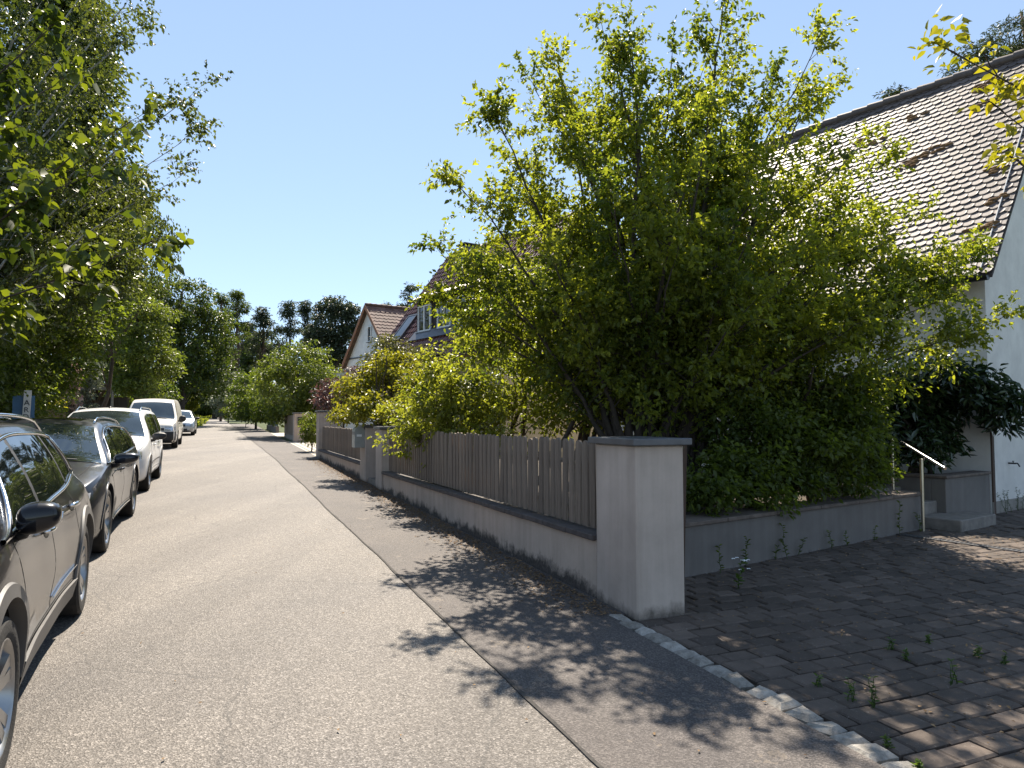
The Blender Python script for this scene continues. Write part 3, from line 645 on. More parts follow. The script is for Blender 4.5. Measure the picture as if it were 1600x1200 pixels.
for s in (18.95, 17.5, 16.05):
    w_ = window(h2, HP(s, dt - .03, 5.42), E1v, -E2v, .95, 1.0); w_.parent = dorm
mb = MB(); mb.box(HP((ds0 + ds1) / 2, dt - .2, db + .02), (ds1 - ds0 + .1, .5, .03), E1v, unit(np.array([E2[0], E2[1], TP * .9])), None, 0, .003); fl = child(mb, "flashing", M["zinc"], h2); fl.parent = dorm
def roof_light(root, s, t, w, l, ehh, parent):
    n = unit(np.cross(E1v, VS)); n = n if n[2] > 0 else -n; c = HP(s, t, ehh + TP * (t + .34) + .05) + n * .09; mb = MB()
    for sx in (-1, 1): mb.box(c + E1v * sx * (w / 2 - .04), (.08, l, .10), E1v, VS, n, 0, .005)
    for sy in (-1, 1): mb.box(c + VS * sy * (l / 2 - .04), (w - .16, .08, .10), E1v, VS, n, 0, .005)
    o = child(mb, "roof_window", M["zinc"], root); o.parent = parent; mb = MB(); mb.box(c + n * .03, (w - .16, l - .16, .01), E1v, VS, n); p = child(mb, "pane", M["glass"], root); p.parent = o
roof_light(h2, 21.0, .75, .8, 1.4, eh2, rf2)
mb = MB(); mb.box(HP(19.5, 2.75, 8.05), (.5, .6, 1.1), E1v, E2v, UP, 0, .01); ch = child(mb, "chimney", M["zinc"], h2); ch.parent = rf2
mb = MB(); mb.box(HP(19.5, 2.75, 8.66), (.66, .76, .07), E1v, E2v, UP, 0, .01); q = child(mb, "chimney_cap", M["black_metal"], h2); q.parent = rf2
# --- the third house: white gable towards the street
A3 = np.array([-9.1, 45.0]); 
def G3(e, f, z): p = A3 + E1 * e + E2 * f; return np.array([p[0], p[1], z])
h3 = empty("white_gable_house", G3(0, 4, .6), "distant white gabled house with brown tiled roof beyond the cream house", "house")
zr3, k3, hw3 = 8.75, 1.03, 4.1; ze3 = zr3 - k3 * hw3; mb = MB(); pr = [(-hw3, .4), (hw3, .4), (hw3, ze3), (0, zr3), (-hw3, ze3)]
mb.add([G3(e, f, z) for f in (0, 9.5) for e, z in pr], [(0, 1, 2, 3, 4)[::-1], (5, 6, 7, 8, 9)] + [(i, (i + 1) % 5, 5 + (i + 1) % 5, 5 + i) for i in range(5)]); child(mb, "wall", M["house_plain_white"], h3)
up1 = unit(np.array([E1[0], E1[1], k3])); up2 = unit(np.array([-E1[0], -E1[1], k3])); Lr = (hw3 + .35) * math.hypot(1, k3)
mb = MB(); mb.box(G3(-hw3 / 2 - .175, 4.65, zr3 - k3 * (hw3 + .35) / 2 + .05), (9.9, Lr, .08), E2v, up1, None); mb.box(G3(hw3 / 2 + .175, 4.65, zr3 - k3 * (hw3 + .35) / 2 + .05), (9.9, Lr, .08), E2v, up2, None)
rf3 = child(mb, "roof", M["brown_wood"], h3)
r = tile_roof("tile_surface", G3(-hw3 - .35, -.3, zr3 - k3 * (hw3 + .35) + .09), E2v, up1, 9.9, Lr, .30, .32, "tile_brown", h3, "scallop", 41); r.parent = rf3
r = tile_roof("tile_surface", G3(hw3 + .35, -.3, zr3 - k3 * (hw3 + .35) + .09), E2v, up2, 9.9, Lr, .30, .32, "tile_brown", h3, "scallop", 42); r.parent = rf3
mb = MB()
for k in range(27): mb.tube([G3(0, -.3 + k * .36, zr3 + .13), G3(0, -.3 + k * .36 + .4, zr3 + .16)], [.10, .11], 8)
q = child(mb, "ridge", M["tile_brown"], h3, smooth=True); q.parent = rf3
for sg, uv in ((-1, up1), (1, up2)):
    mb = MB(); mb.box(G3(sg * (hw3 / 2 + .17), -.32, zr3 - k3 * (hw3 + .35) / 2 + .03), (.05, Lr, .20), E2v, uv, None, 0, .004); simple("orange_verge", (.28, .13, .07), .7) if "orange_verge" not in M else None
    q = child(mb, "verge_board", M["orange_verge"], h3); q.parent = rf3
window(h3, G3(-.15, -.03, 7.0), E1v, -E2v, .5, 1.0, mull=0); window(h3, G3(.5, -.03, 4.9), E1v, -E2v, .8, 1.1); window(h3, G3(-1.3, -.03, 4.9), E1v, -E2v, .8, 1.1)
mb = MB(); mb.box(G3(0, -.03, 5.62), (6.0, .06, .08), E1v, E2v, UP, 0, .004); child(mb, "ledge", M["zinc"], h3)
c = at(551, 620, 41.5); c[2] = 2.4; an_ = empty("flat_annex", (c[0], c[1], .6), "low flat roofed white building in front of the white gable", "building")
mb = MB(); mb.box((c[0], c[1] + 1, 2.4), (3.0, 3.6, 3.8), E2v, E1v, UP, 0, .01); child(mb, "wall", M["house_plain_white"], an_)
mb = MB(); mb.box((c[0], c[1] + 1, 4.38), (3.15, 3.75, .14), E2v, E1v, UP, 0, .01); child(mb, "parapet", M["zinc"], an_)
# ------------------------------------------------------------------ cars
def paint(key, col, metal=.0, rough=.28, dust=.10, coat=.6):
    t = NT(key); n = t.noise(1.7, 6, .7); c = t.mix(t.math('MULTIPLY', t.ramp(n, [(.35, (0, 0, 0)), (.75, (1, 1, 1))]), dust), col, (.30, .27, .23)); t.base(c).set(Metallic=metal, Roughness=rough)
    t.b.inputs["Specular IOR Level"].default_value = .5 if max(col) > .2 else .12; t.b.inputs["Coat Weight"].default_value = coat; t.b.inputs["Coat Roughness"].default_value = .035; M[key] = t.m
paint("paint_black", (.008, .008, .010), 0, .3, .05); paint("paint_slate", (.014, .018, .026), .4, .34, .05); paint("paint_white", (.82, .82, .81), 0, .35, .05)
paint("paint_cream", (.80, .75, .66), 0, .4, .10, .7); paint("paint_silver", (.42, .44, .46), .7, .35, .05)
simple("tyre_rubber", (.018, .017, .016), .85, 0, .35, 14, .3); simple("car_plastic", (.022, .022, .023), .55, 0, .25, 10); simple("cladding_grey", (.10, .095, .09), .55, 0, .15, 6)
simple("chrome", (.72, .73, .74), .12, 1.0, .02); simple("rim_silver", (.34, .34, .34), .28, .9, .06); simple("rim_dark", (.03, .03, .032), .35, .6, .1); simple("underbody", (.006, .006, .006), .9)
t = NT("car_glass"); t.base((.006, .008, .008)).set(Roughness=.015); t.b.inputs["Specular IOR Level"].default_value = .75; M["car_glass"] = t.m
t = NT("windscreen"); 
t.base(t.ramp(t.noise(1.4, 3), [(.3, (.012, .018, .018)), (.75, (.05, .065, .065))])).set(Roughness=.02); t.b.inputs["Specular IOR Level"].default_value = 1.0; t.b.inputs["Coat Weight"].default_value = 1.0; t.b.inputs["Coat Roughness"].default_value = .02; M["windscreen"] = t.m
t = NT("lamp_glass"); t.base(t.ramp(t.voro(26), [(0, (.25, .27, .29)), (.6, (.75, .77, .8))])).set(Roughness=.08, Metallic=.5); t.b.inputs["Coat Weight"].default_value = 1.0; M["lamp_glass"] = t.m
def pchip(xs, ys):
    xs = np.array(xs, float); ys = np.array(ys, float); o = np.argsort(xs); xs, ys = xs[o], ys[o]; h = np.diff(xs); d = np.diff(ys) / h; m = np.zeros_like(xs); m[0], m[-1] = d[0], d[-1]
    for i in range(1, len(xs) - 1):
        if d[i - 1] * d[i] > 0: w1, w2 = 2 * h[i] + h[i - 1], h[i] + 2 * h[i - 1]; m[i] = (w1 + w2) / (w1 / d[i - 1] + w2 / d[i])
    def f(x):
        x = np.clip(x, xs[0], xs[-1]); i = int(np.clip(np.searchsorted(xs, x) - 1, 0, len(h) - 1)); t_ = (x - xs[i]) / h[i]; a, b = t_ * t_, t_ ** 3
        return (2*b-3*a+1)*ys[i] + (b-2*a+t_)*h[i]*m[i] + (3*a-2*b)*ys[i+1] + (b-a)*h[i]*m[i+1]
    return f
class Car:
    def __init__(s, name, label, cat, spec, group=None):
        s.sp = spec; s.L = spec["L"]; s.group = group
        s.root = empty(name, (0, 0, 0), label, cat, group=group); K = spec["keys"]
        s.f = {k: pchip([r[0] for r in v], [r[1] for r in v]) for k, v in K.items()}
        s.cache = {}; s.body()
    def sec(s, x):
        k = round(x, 4)
        if k in s.cache: return s.cache[k]
        f = s.f; zb, w, zm, zs, top, cr, tum = (f[q](x) for q in ("zb", "w", "zm", "zs", "top", "cr", "tum"))
        ws = w - f["sh"](x); zr = max(top - cr, zs + .012); wr = max(ws - tum * (zr - zs) - .02, .25 * w)
        wb = w - f["sill"](x); b = .022 * min(1, (zr - zs) / .3); hollow = f["hol"](x)
        P = [(0, zb), (.8 * wb, zb), (wb, zb + .05), (w - hollow, zb * .45 + zm * .55), (w, zm), (w - .004 - (w - ws) * .35, zm * .35 + zs * .65), (ws, zs), ((ws + wr) / 2 + b, (zs + zr) / 2), (wr, zr), (wr * .82, zr + (top - zr) * .52), (wr * .45, zr + (top - zr) * .86), (0, top)]
        P = np.array(P); seg = [1, 3, 5, 5, 5, 5, 6, 6, 5, 4, 4]; out = []
        Q = np.vstack([2 * P[0] - P[1], P, P[-1] * [-1, 1] if False else [[-P[-2][0], P[-2][1]]]])
        for i in range(len(P) - 1):
            p0, p1, p2, p3 = Q[i], Q[i + 1], Q[i + 2], Q[i + 3]; n = seg[i]
            for j in range(n):
                t_ = j / n; m1 = (p2 - p0) * .5; m2 = (p3 - p1) * .5; L1 = np.linalg.norm(p2 - p1)
                for m in (m1, m2):
                    q = np.linalg.norm(m); 
                    if q > L1: m *= L1 / q
                a, b_ = t_ * t_, t_ ** 3; out.append((2*b_-3*a+1)*p1 + (b_-2*a+t_)*m1 + (3*a-2*b_)*p2 + (b_-a)*m2)
        out.append(P[-1]); r = np.array(out); r[0, 0] = 0; r[-1, 0] = 0; s.cache[k] = (r, dict(zb=zb, w=w, zm=zm, zs=zs, zr=zr, wr=wr, ws=ws, top=top)); return s.cache[k]
    def info(s, x): return s.sec(x)[1]
    def W(s, x, z):
        r = s.sec(x)[0]; r = r[4:42]; zz = np.maximum.accumulate(r[:, 1] + np.arange(len(r)) * 1e-7); return float(np.interp(z, zz, r[:, 0]))
    def T(s, x, y):
        r = s.sec(x)[0][33:]; yy = r[::-1, 0]; return float(np.interp(abs(y), yy, r[::-1, 1]))
    def side(s, x, z, off=0.0, sg=1):
        e = .02; y = s.W(x, z); n = unit(np.array([-(s.W(x + e, z) - s.W(x - e, z)) / (2 * e), 1.0, -(s.W(x, z + e) - s.W(x, z - e)) / (2 * e)]))
        p = np.array([x, y, z]) + n * off; p[1] *= sg; return p
    def topp(s, x, y, off=0.0):
        e = .02; z = s.T(x, y); n = unit(np.array([-(s.T(x + e, y) - s.T(x - e, y)) / (2 * e), -(s.T(x, y + e) - s.T(x, y - e)) / (2 * e), 1.0])); return np.array([x, y, z]) + n * off
    def front(s, y, z, off=0.0):
        lo, hi = s.L * .2, s.L / 2
        def inside(x):
            q = s.info(x); return q["zb"] <= z <= s.T(x, y) and abs(y) <= s.W(x, z)
        if inside(hi): return np.array([hi + off, y, z])
        for _ in range(22):
            m = (lo + hi) / 2
            if inside(m): lo = m
            else: hi = m
        return np.array([lo + off, y, z])
    def part(s, mb, name, mat, parent=None, **k): return mb.build(name, M[mat], parent if parent is not None else s.root, **k)
    def body(s):
        n = 120; u = np.linspace(-1, 1, n); xs = (np.sign(u) * (1 - (1 - np.abs(u)) ** 1.25)) * s.L / 2
        rings = []
        for x in xs:
            r = s.sec(x)[0]; full = np.vstack([r, (r * [-1, 1])[::-1][1:-1]]); rings.append(np.column_stack([np.full(len(full), x), full]))
        m = len(rings[0]); mb = MB(); mb.add(np.vstack(rings), [(i * m + j, (i + 1) * m + j, (i + 1) * m + (j + 1) % m, i * m + (j + 1) % m) for i in range(n - 1) for j in range(m)])
        for i, rev in ((0, False), (n - 1, True)):
            c = len(mb.v); mb.v.append((xs[i], 0, float(rings[i][:, 2].mean()))); a = [(i * m + j, i * m + (j + 1) % m, c) for j in range(m)]; fs = [f[::-1] for f in a] if rev else a; mb.f += fs; mb.mi += [0] * m
        o = mb.build("body_tmp", [M[s.sp["paint"]], M["underbody"]], None, smooth=True)
        ctr = MB(); r = s.sp["arch"]; hw = s.sp["W"] / 2
        for x in s.sp["axles"]:
            for sg in (1, -1):
                c = np.array([x, sg * (hw - .12), s.sp["rw"] + .015]); k0 = len(ctr.v); N_ = 40; an = np.arange(N_) * 2 * math.pi / N_
                vs = [(c[0] + r * math.cos(a), c[1] + d, c[2] + r * math.sin(a)) for d in (-.16, .4) for a in an] if sg > 0 else [(c[0] + r * math.cos(a), c[1] + d, c[2] + r * math.sin(a)) for d in (-.4, .16) for a in an]
                ctr.add(vs, [tuple(range(N_)), tuple(range(2 * N_ - 1, N_ - 1, -1))] + [(j, N_ + j, N_ + (j + 1) % N_, (j + 1) % N_) for j in range(N_)], 1)
        cu = ctr.build("cut_tmp", [M[s.sp["paint"]], M["underbody"]]); md = o.modifiers.new("b", 'BOOLEAN'); md.operation = 'DIFFERENCE'; md.object = cu; md.solver = 'EXACT'; md.material_mode = 'INDEX' if hasattr(md, "material_mode") else None
        bpy.context.view_layer.update(); dg = bpy.context.evaluated_depsgraph_get(); me = bpy.data.meshes.new_from_object(o.evaluated_get(dg)); me.name = "body"
        for q in (o, cu): COL.objects.unlink(q); bpy.data.objects.remove(q)
        me.set_sharp_from_angle(angle=R(38)); b = bpy.data.objects.new("body", me); link(b, s.root); s.bodyo = b
    def patch(s, name, mat, fn, nu, nv, parent=None, flip=False, thick=0.0):
        mb = MB(); mb.grid([[fn(i / (nu - 1), j / (nv - 1)) for j in range(nv)] for i in range(nu)], flip=flip); return s.part(mb, name, mat, parent, smooth=True)
    def glass_side(s, xb0, xb1, xt0, xt1, sg, lo=.03, hi=.055, off=.006, name="side_window", round_=0.0):
        def fn(u, v):
            x = (xb0 + (xb1 - xb0) * u) * (1 - v) + (xt0 + (xt1 - xt0) * u) * v; q = s.info(x); a, b = q["zs"] + lo, max(q["zr"] - hi, q["zs"] + lo + .02); return s.side(x, a + (b - a) * v, off, sg)
        return s.patch(name, "car_glass", fn, 14, 9, flip=sg > 0)
    def dlo_trim(s, xb0, xb1, xt0, xt1, sg, lo=.03, hi=.055, mat="chrome", r=.011):
        pts = []; N_ = 14; zfun = lambda x, v: (lambda q: (q["zs"] + lo) * (1 - v) + max(q["zr"] - hi, q["zs"] + lo + .02) * v)(s.info(x))
        for k in range(N_): pts.append((xb0 + (xb1 - xb0) * k / N_, 0.0))
        for k in range(N_): v = k / N_; pts.append((xb1 * (1 - v) + xt1 * v, v))
        for k in range(N_): pts.append((xt1 + (xt0 - xt1) * k / N_, 1.0))
        for k in range(N_ + 1): v = 1 - k / N_; pts.append((xb0 * (1 - v) + xt0 * v, v))
        mb = MB(); mb.tube([s.side(x, zfun(x, v), .008, sg) for x, v in pts], r, 6, cap=False); return s.part(mb, "window_trim", mat, smooth=True)
    def strip(s, name, mat, pts, w, off, sg, parent=None, fill=None):
        """flat strip along (x,z) points laid on the side of the body"""
        P = []; pts = np.array(pts, float); seg = np.linalg.norm(np.diff(pts, axis=0), axis=1); cum = np.r_[0, np.cumsum(seg)]; n = max(3, int(cum[-1] / .05))
        q = np.array([[np.interp(d, cum, pts[:, 0]), np.interp(d, cum, pts[:, 1])] for d in np.linspace(0, cum[-1], n)]); tg = unit(np.gradient(q, axis=0)); nn = np.column_stack([-tg[:, 1], tg[:, 0]])
        mb = MB(); mb.grid([[s.side(*(a - b * w / 2), off * .2, sg), s.side(*(a - b * w / 2), off, sg), s.side(*(a + b * w / 2), off, sg), s.side(*(a + b * w / 2), off * .2, sg)] for a, b in zip(q, nn)], flip=sg < 0); return s.part(mb, name, mat, parent)
    def arch_trim(s, x, sg, w=.06, off=.014, mat="cladding_grey", name="wheel_arch_trim", a0=-8, a1=188):
        r = s.sp["arch"]; zc = s.sp["rw"] + .015; mb = MB(); row = []
        for a in np.linspace(R(a0), R(a1), 40):
            ca, sa = math.cos(a), math.sin(a); P = lambda rr, of: s.side(x + rr * ca, max(zc + rr * sa, s.info(x + rr * ca)["zb"] + .02), of, sg)
            i = P(r - .004, off); i2 = i.copy(); i2[1] -= sg * .07; row.append([i2, i, P(r + w * .85, off), P(r + w, .001)])
        mb.grid(row, flip=sg > 0); return s.part(mb, name, mat, smooth=True, sharp=40)
    def wheel(s, x, sg, style="twin", n=5, steer=0.0):
        rw, tw = s.sp["rw"], .225; rr = s.sp.get("rim", rw * .70); y = sg * (s.sp["W"] / 2 - .012 - tw / 2); c = np.zeros(3); ax = (0, sg, 0)
        mb = MB(); h = tw / 2
        mb.lathe([(rr * .9, -h * .8), (rr, -h * .9), (rr * 1.12, -h), (rw * .93, -h * .96), (rw * .985, -h * .82), (rw, -h * .5), (rw, h * .5), (rw * .985, h * .82), (rw * .93, h * .96), (rr * 1.12, h), (rr * 1.02, h * .92), (rr * .98, h * .8), (rr * .9, h * .5)], c, ax, 44, closed=True)
        rim = MB(); rim.lathe([(rr * .9, -h * .7), (rr * .9, h * .45), (rr * .95, h * .72), (rr, h * .86), (rr * 1.03, h * .9), (rr * .99, h * .92), (rr * .94, h * .8), (rr * .86, h * .35)], c, ax, 44)
        rim.lathe([(.001, h * .62), (rr * .13, h * .62), (rr * .2, h * .55), (rr * .22, h * .3)], c, ax, 20)
        for k in range(n):
            base = 2 * math.pi * k / n + .3
            offs = (-.17, .17) if style == "twin" else ((0,) if style == "single" else (-.1, .1))
            for d in offs:
                a = base + d; rad = np.array([math.cos(a), 0, math.sin(a)]); tan = np.array([-math.sin(a), 0, math.cos(a)]); ain = base + d * .45; r0 = np.array([math.cos(ain), 0, math.sin(ain)]) * rr * .15
                p1 = rad * rr * .97; w0, w1 = (rr * .075, rr * .115) if style != "single" else (rr * .15, rr * .26)
                A = np.array(ax, float)
                v_ = [r0 - tan * w0 + A * h * .56, r0 + tan * w0 + A * h * .56, p1 + tan * w1 + A * h * .82, p1 - tan * w1 + A * h * .82]; v2 = [q - A * .035 for q in v_]
                rim.add(v_ + v2, [(0, 1, 2, 3), (4, 7, 6, 5), (0, 4, 5, 1), (1, 5, 6, 2), (2, 6, 7, 3), (3, 7, 4, 0)])
        w = s.part(rim, "wheel", s.sp.get("rimmat", "rim_silver"), None, smooth=True, sharp=35); w.location = (x, y, rw); w.rotation_euler = (0, 0, steer)
        s.part(mb, "tyre", "tyre_rubber", w, smooth=True, sharp=30)
        dk = MB(); dk.lathe([(.001, -h * .1), (rr * .9, -h * .1)], c, ax, 30); dk.lathe([(.001, h * .1), (rr * .62, h * .1), (rr * .62, -.02)], c, ax, 26); s.part(dk, "brake_disc", "rim_dark", w)
        return w
    def mirror(s, x, z, sg, size=(.13, .13, .085), out=.10, mat="paint_black", arm=True):
        y0 = s.W(x, z - .05); c = np.array([x + .02, sg * (y0 + out + size[1] * .5), z + .02]); mb = MB(); a = np.linspace(-math.pi / 2, math.pi / 2, 13); b = np.linspace(0, 2 * math.pi, 25)
        pw = lambda v, e: np.sign(v) * abs(v) ** e
        G = []
        for p in a:
            row = []
            for q in b:
                X = pw(math.cos(p), .65) * pw(math.cos(q), .6); Y = pw(math.cos(p), .65) * pw(math.sin(q), .65); Z = pw(math.sin(p), .7)
                ty = sg * Y; sx = size[0] * (.62 if X < 0 else 1.0) * .8; row.append(c + np.array([X * sx * (1 - .18 * max(0, ty)), Y * size[1], Z * size[2] * (1 - .22 * max(0, ty)) + .01 * ty]))
            G.append(row)
        mb.grid(G, flip=sg < 0 and False); m = s.part(mb, "mirror", mat, smooth=True)
        if arm:
            mb = MB(); mb.tube([[x, sg * (y0 - .02), z - .07], [x + .01, sg * (y0 + out * .7), z - .06], c + np.array([0, -sg * size[1] * .5, -size[2] * .6])], [.035, .026, .03], 8); s.part(mb, "mirror_arm", "car_plastic", m, smooth=True)
        return m, c
    def handle(s, x, z, sg, mat, ln=.2):
        mb = MB(); pts = [s.side(x + d * ln / 2, z + .004 * d, o, sg) for d, o in ((-1, .004), (-.85, .028), (-.4, .038), (.4, .038), (.85, .028), (1, .004))]; mb.tube(pts, [.010, .015, .016, .016, .015, .010], 8); o = s.part(mb, "handle", mat, smooth=True)
        mb = MB(); mb.grid([[s.side(x + ln * .38 * math.cos(a) * k, z - .004 + .036 * math.sin(a) * k, .0025, sg) for a in np.linspace(0, 2 * math.pi, 17)] for k in (0.01, 1.0)]); s.part(mb, "handle_recess", "car_plastic", o); return o
    def rail(s, x0, x1, sg, mat="chrome", inset=.05, h=.05, r=.014):
        mb = MB(); pts = []
        for k, x in enumerate(np.linspace(x0, x1, 16)):
            q = s.info(x); e = min(k, 15 - k) / 2.0; pts.append([x, sg * (q["wr"] - inset), s.T(x, q["wr"] - inset) + h * min(1, e) + .004])
        mb.tube(pts, r, 8); return s.part(mb, "roof_rail", mat, smooth=True)
    def windscreen(s, x0, x1, m0=.05, m1=.06, off=.007, name="windscreen", mat="windscreen"):
        def fn(u, v):
            x = x0 + (x1 - x0) * u; q = s.info(x); y = (v * 2 - 1) * (q["wr"] - (m0 + (m1 - m0) * u)); return s.topp(x, y, off)
        w = s.patch(name, mat, fn, 16, 19, flip=x0 > x1)
        return w
    def wipers(s, x0):
        for y0, y1 in ((.55, -.15), (-.1, -.62)):
            mb = MB(); mb.tube([s.topp(x0 + .02 - .10 * k, y0 + (y1 - y0) * k, .02) for k in np.linspace(0, 1, 8)], .009, 5); s.part(mb, "wiper", "car_plastic")
    def fpatch(s, name, mat, y0, y1, z0, z1, off=.006, nu=12, nv=6, parent=None, sk=0.0):
        def fn(u, v):
            y = y0 + (y1 - y0) * u; z = z0 + (z1 - z0) * v + sk * u; return s.front(y, z, off)
        return s.patch(name, mat, fn, nu, nv, parent, flip=False)
    def place(s, l_side, s_front_axle, dang=0.0):
        """l_side: street coordinate of the road-side tyre faces; the car faces the camera"""
        ang = ROAD_A - math.pi / 2 + dang; lc = l_side - s.sp["W"] / 2 + .012
        p = LS(lc, s_front_axle); h = np.array([math.cos(ang), math.sin(ang), 0]); p = p - h * s.sp["axles"][0]
        s.root.location = tuple([p[0], p[1], gz(p[0], p[1]) + .004]); sl = -SLOPE * math.cos(dang)
        s.root.rotation_euler = (0, math.atan(SLOPE) * math.cos(dang), ang)
def std_keys(L, W, top, belt, zb=.22, nose=.62, tail=.78, sh=.05, tum=.36, cr=.075, zm=.62, nosew=.74, tailw=.80, hood_cr=None):
    h = L / 2; w = W / 2
    return dict(top=top, zs=belt, zb=[(-h, zb + .22), (-h + .12, zb + .06), (-h + .5, zb), (h - .6, zb), (h - .15, zb + .02), (h, zb + .12)],
        w=[(-h, w * tailw), (-h + .06, w * (tailw + .07)), (-h + .22, w * .955), (-h + .6, w * .995), (-h + 1.0, w), (-.35, w * .968), (.35, w * .968), (h - .95, w * .998), (h - .7, w * .992), (h - .4, w * .955), (h - .18, w * .885), (h - .06, w * (nosew + .06)), (h, w * nosew)],
        zm=[(-h, zm + .05), (-h + .5, zm + .04), (0, zm - .02), (h - .6, zm + .02), (h, zm - .08)], sh=[(-h, .03), (-h + .6, sh), (h - 1.3, sh), (h - .4, sh * .7), (h, .02)],
        sill=[(-h, .06), (-h + .7, .055), (0, .045), (h - .7, .05), (h, .05)], hol=[(-h, .0), (-h + .9, .006), (0, .022), (h - .9, .006), (h, 0)],
        tum=[(-h, tum), (h, tum)], cr=hood_cr or [(-h, .03), (-h + .5, cr), (0, cr), (h - 1.2, cr * .9), (h - .5, .05), (h, .03)])
# --- near black compact SUV
spec = dict(L=4.46, W=1.84, axles=(1.365, -1.365), rw=.345, arch=.405, rim=.245, paint="paint_black", keys=std_keys(4.46, 1.84,
    [(-2.23, .82), (-2.17, 1.0), (-2.05, 1.2), (-1.86, 1.36), (-1.6, 1.45), (-1.0, 1.515), (-.3, 1.535), (.25, 1.50), (.6, 1.39), (1.3, 1.05), (1.6, 1.0), (2.0, .92), (2.15, .82), (2.23, .66)],
    [(-2.23, .74), (-2.12, .95), (-1.7, 1.06), (-1.0, 1.01), (0, .975), (1.1, .965), (1.6, .92), (2.05, .79), (2.23, .58)], zb=.21, zm=.66, tum=.50, sh=.065))
spec["keys"]["sh"] = [(-2.23, .05), (-1.9, .15), (-1.4, .13), (-.6, .075), (.8, .065), (1.8, .05), (2.23, .02)]
c1 = Car("parked_car", "nearest black SUV with grey wheel arches and large mirror at the left edge", "car", spec, "cars parked along the kerb")
for sg in (1, -1):
    c1.glass_side(1.16, .085, .50, -.02, sg); c1.glass_side(.02, -.98, -.09, -.98, sg); c1.glass_side(-1.04, -1.52, -1.04, -1.36, sg)
    c1.strip("door_pillar", "car_plastic", [(.05, 1.01), (-.055, 1.43)], .07, .006, sg); c1.strip("door_pillar", "car_plastic", [(-1.01, 1.05), (-1.01, 1.42)], .05, .006, sg)
    c1.dlo_trim(1.20, -1.58, .52, -1.40, sg, lo=.018, hi=.042, r=.014)
    for x in c1.sp["axles"]: c1.arch_trim(x, sg, .065)
    c1.strip("sill_trim", "cladding_grey", [(.93, .30), (-.93, .30)], .13, .02, sg); c1.strip("sill_trim", "chrome", [(-.1, .43), (-.88, .47)], .008, .012, sg)
    for pts in ([(.93, .40), (.98, .7), (1.02, .97)], [(-.03, .38), (-.05, .7), (-.03, 1.01)], [(-1.12, .40), (-1.02, .56), (-.93, .74), (-.95, 1.04)], [(.93, .385), (-1.05, .385)]): c1.strip("door_seam", "underbody", pts, .008, .0012, sg)
    c1.handle(.13, .87, sg, "chrome", .21); c1.handle(-.83, .90, sg, "chrome", .21); c1.rail(.25, -1.7, sg, "chrome", .06, .05)
    for x in c1.sp["axles"]: c1.wheel(x, sg, "twin", 5)
    m, mc = c1.mirror(.86, 1.03, sg, (.12, .095, .078), .055, "paint_black")
    mb = MB(); mb.tube([mc + np.array([-.065, sg * q, z]) for q, z in ((-.08, -.05), (-.04, -.075), (.03, -.07), (.08, -.04), (.088, .015))], .007, 6); c1.part(mb, "mirror_trim", "chrome", m, smooth=True)
mb = MB(); mb.grid([[c1.side(-1.55 + .10 * math.cos(a) * k, .90 + .085 * math.sin(a) * k, .0015, 1) for a in np.linspace(0, 2 * math.pi, 25)] for k in (.94, 1.0)]); c1.part(mb, "fuel_flap", "underbody")
c1.windscreen(1.28, .38); c1.fpatch("grille", "car_plastic", -.5, .5, .42, .72)
for sg in (1, -1): c1.fpatch("headlight", "lamp_glass", sg * .45, sg * .74, .66, .78)
c1.place(-.83, 3.66, R(2.6))
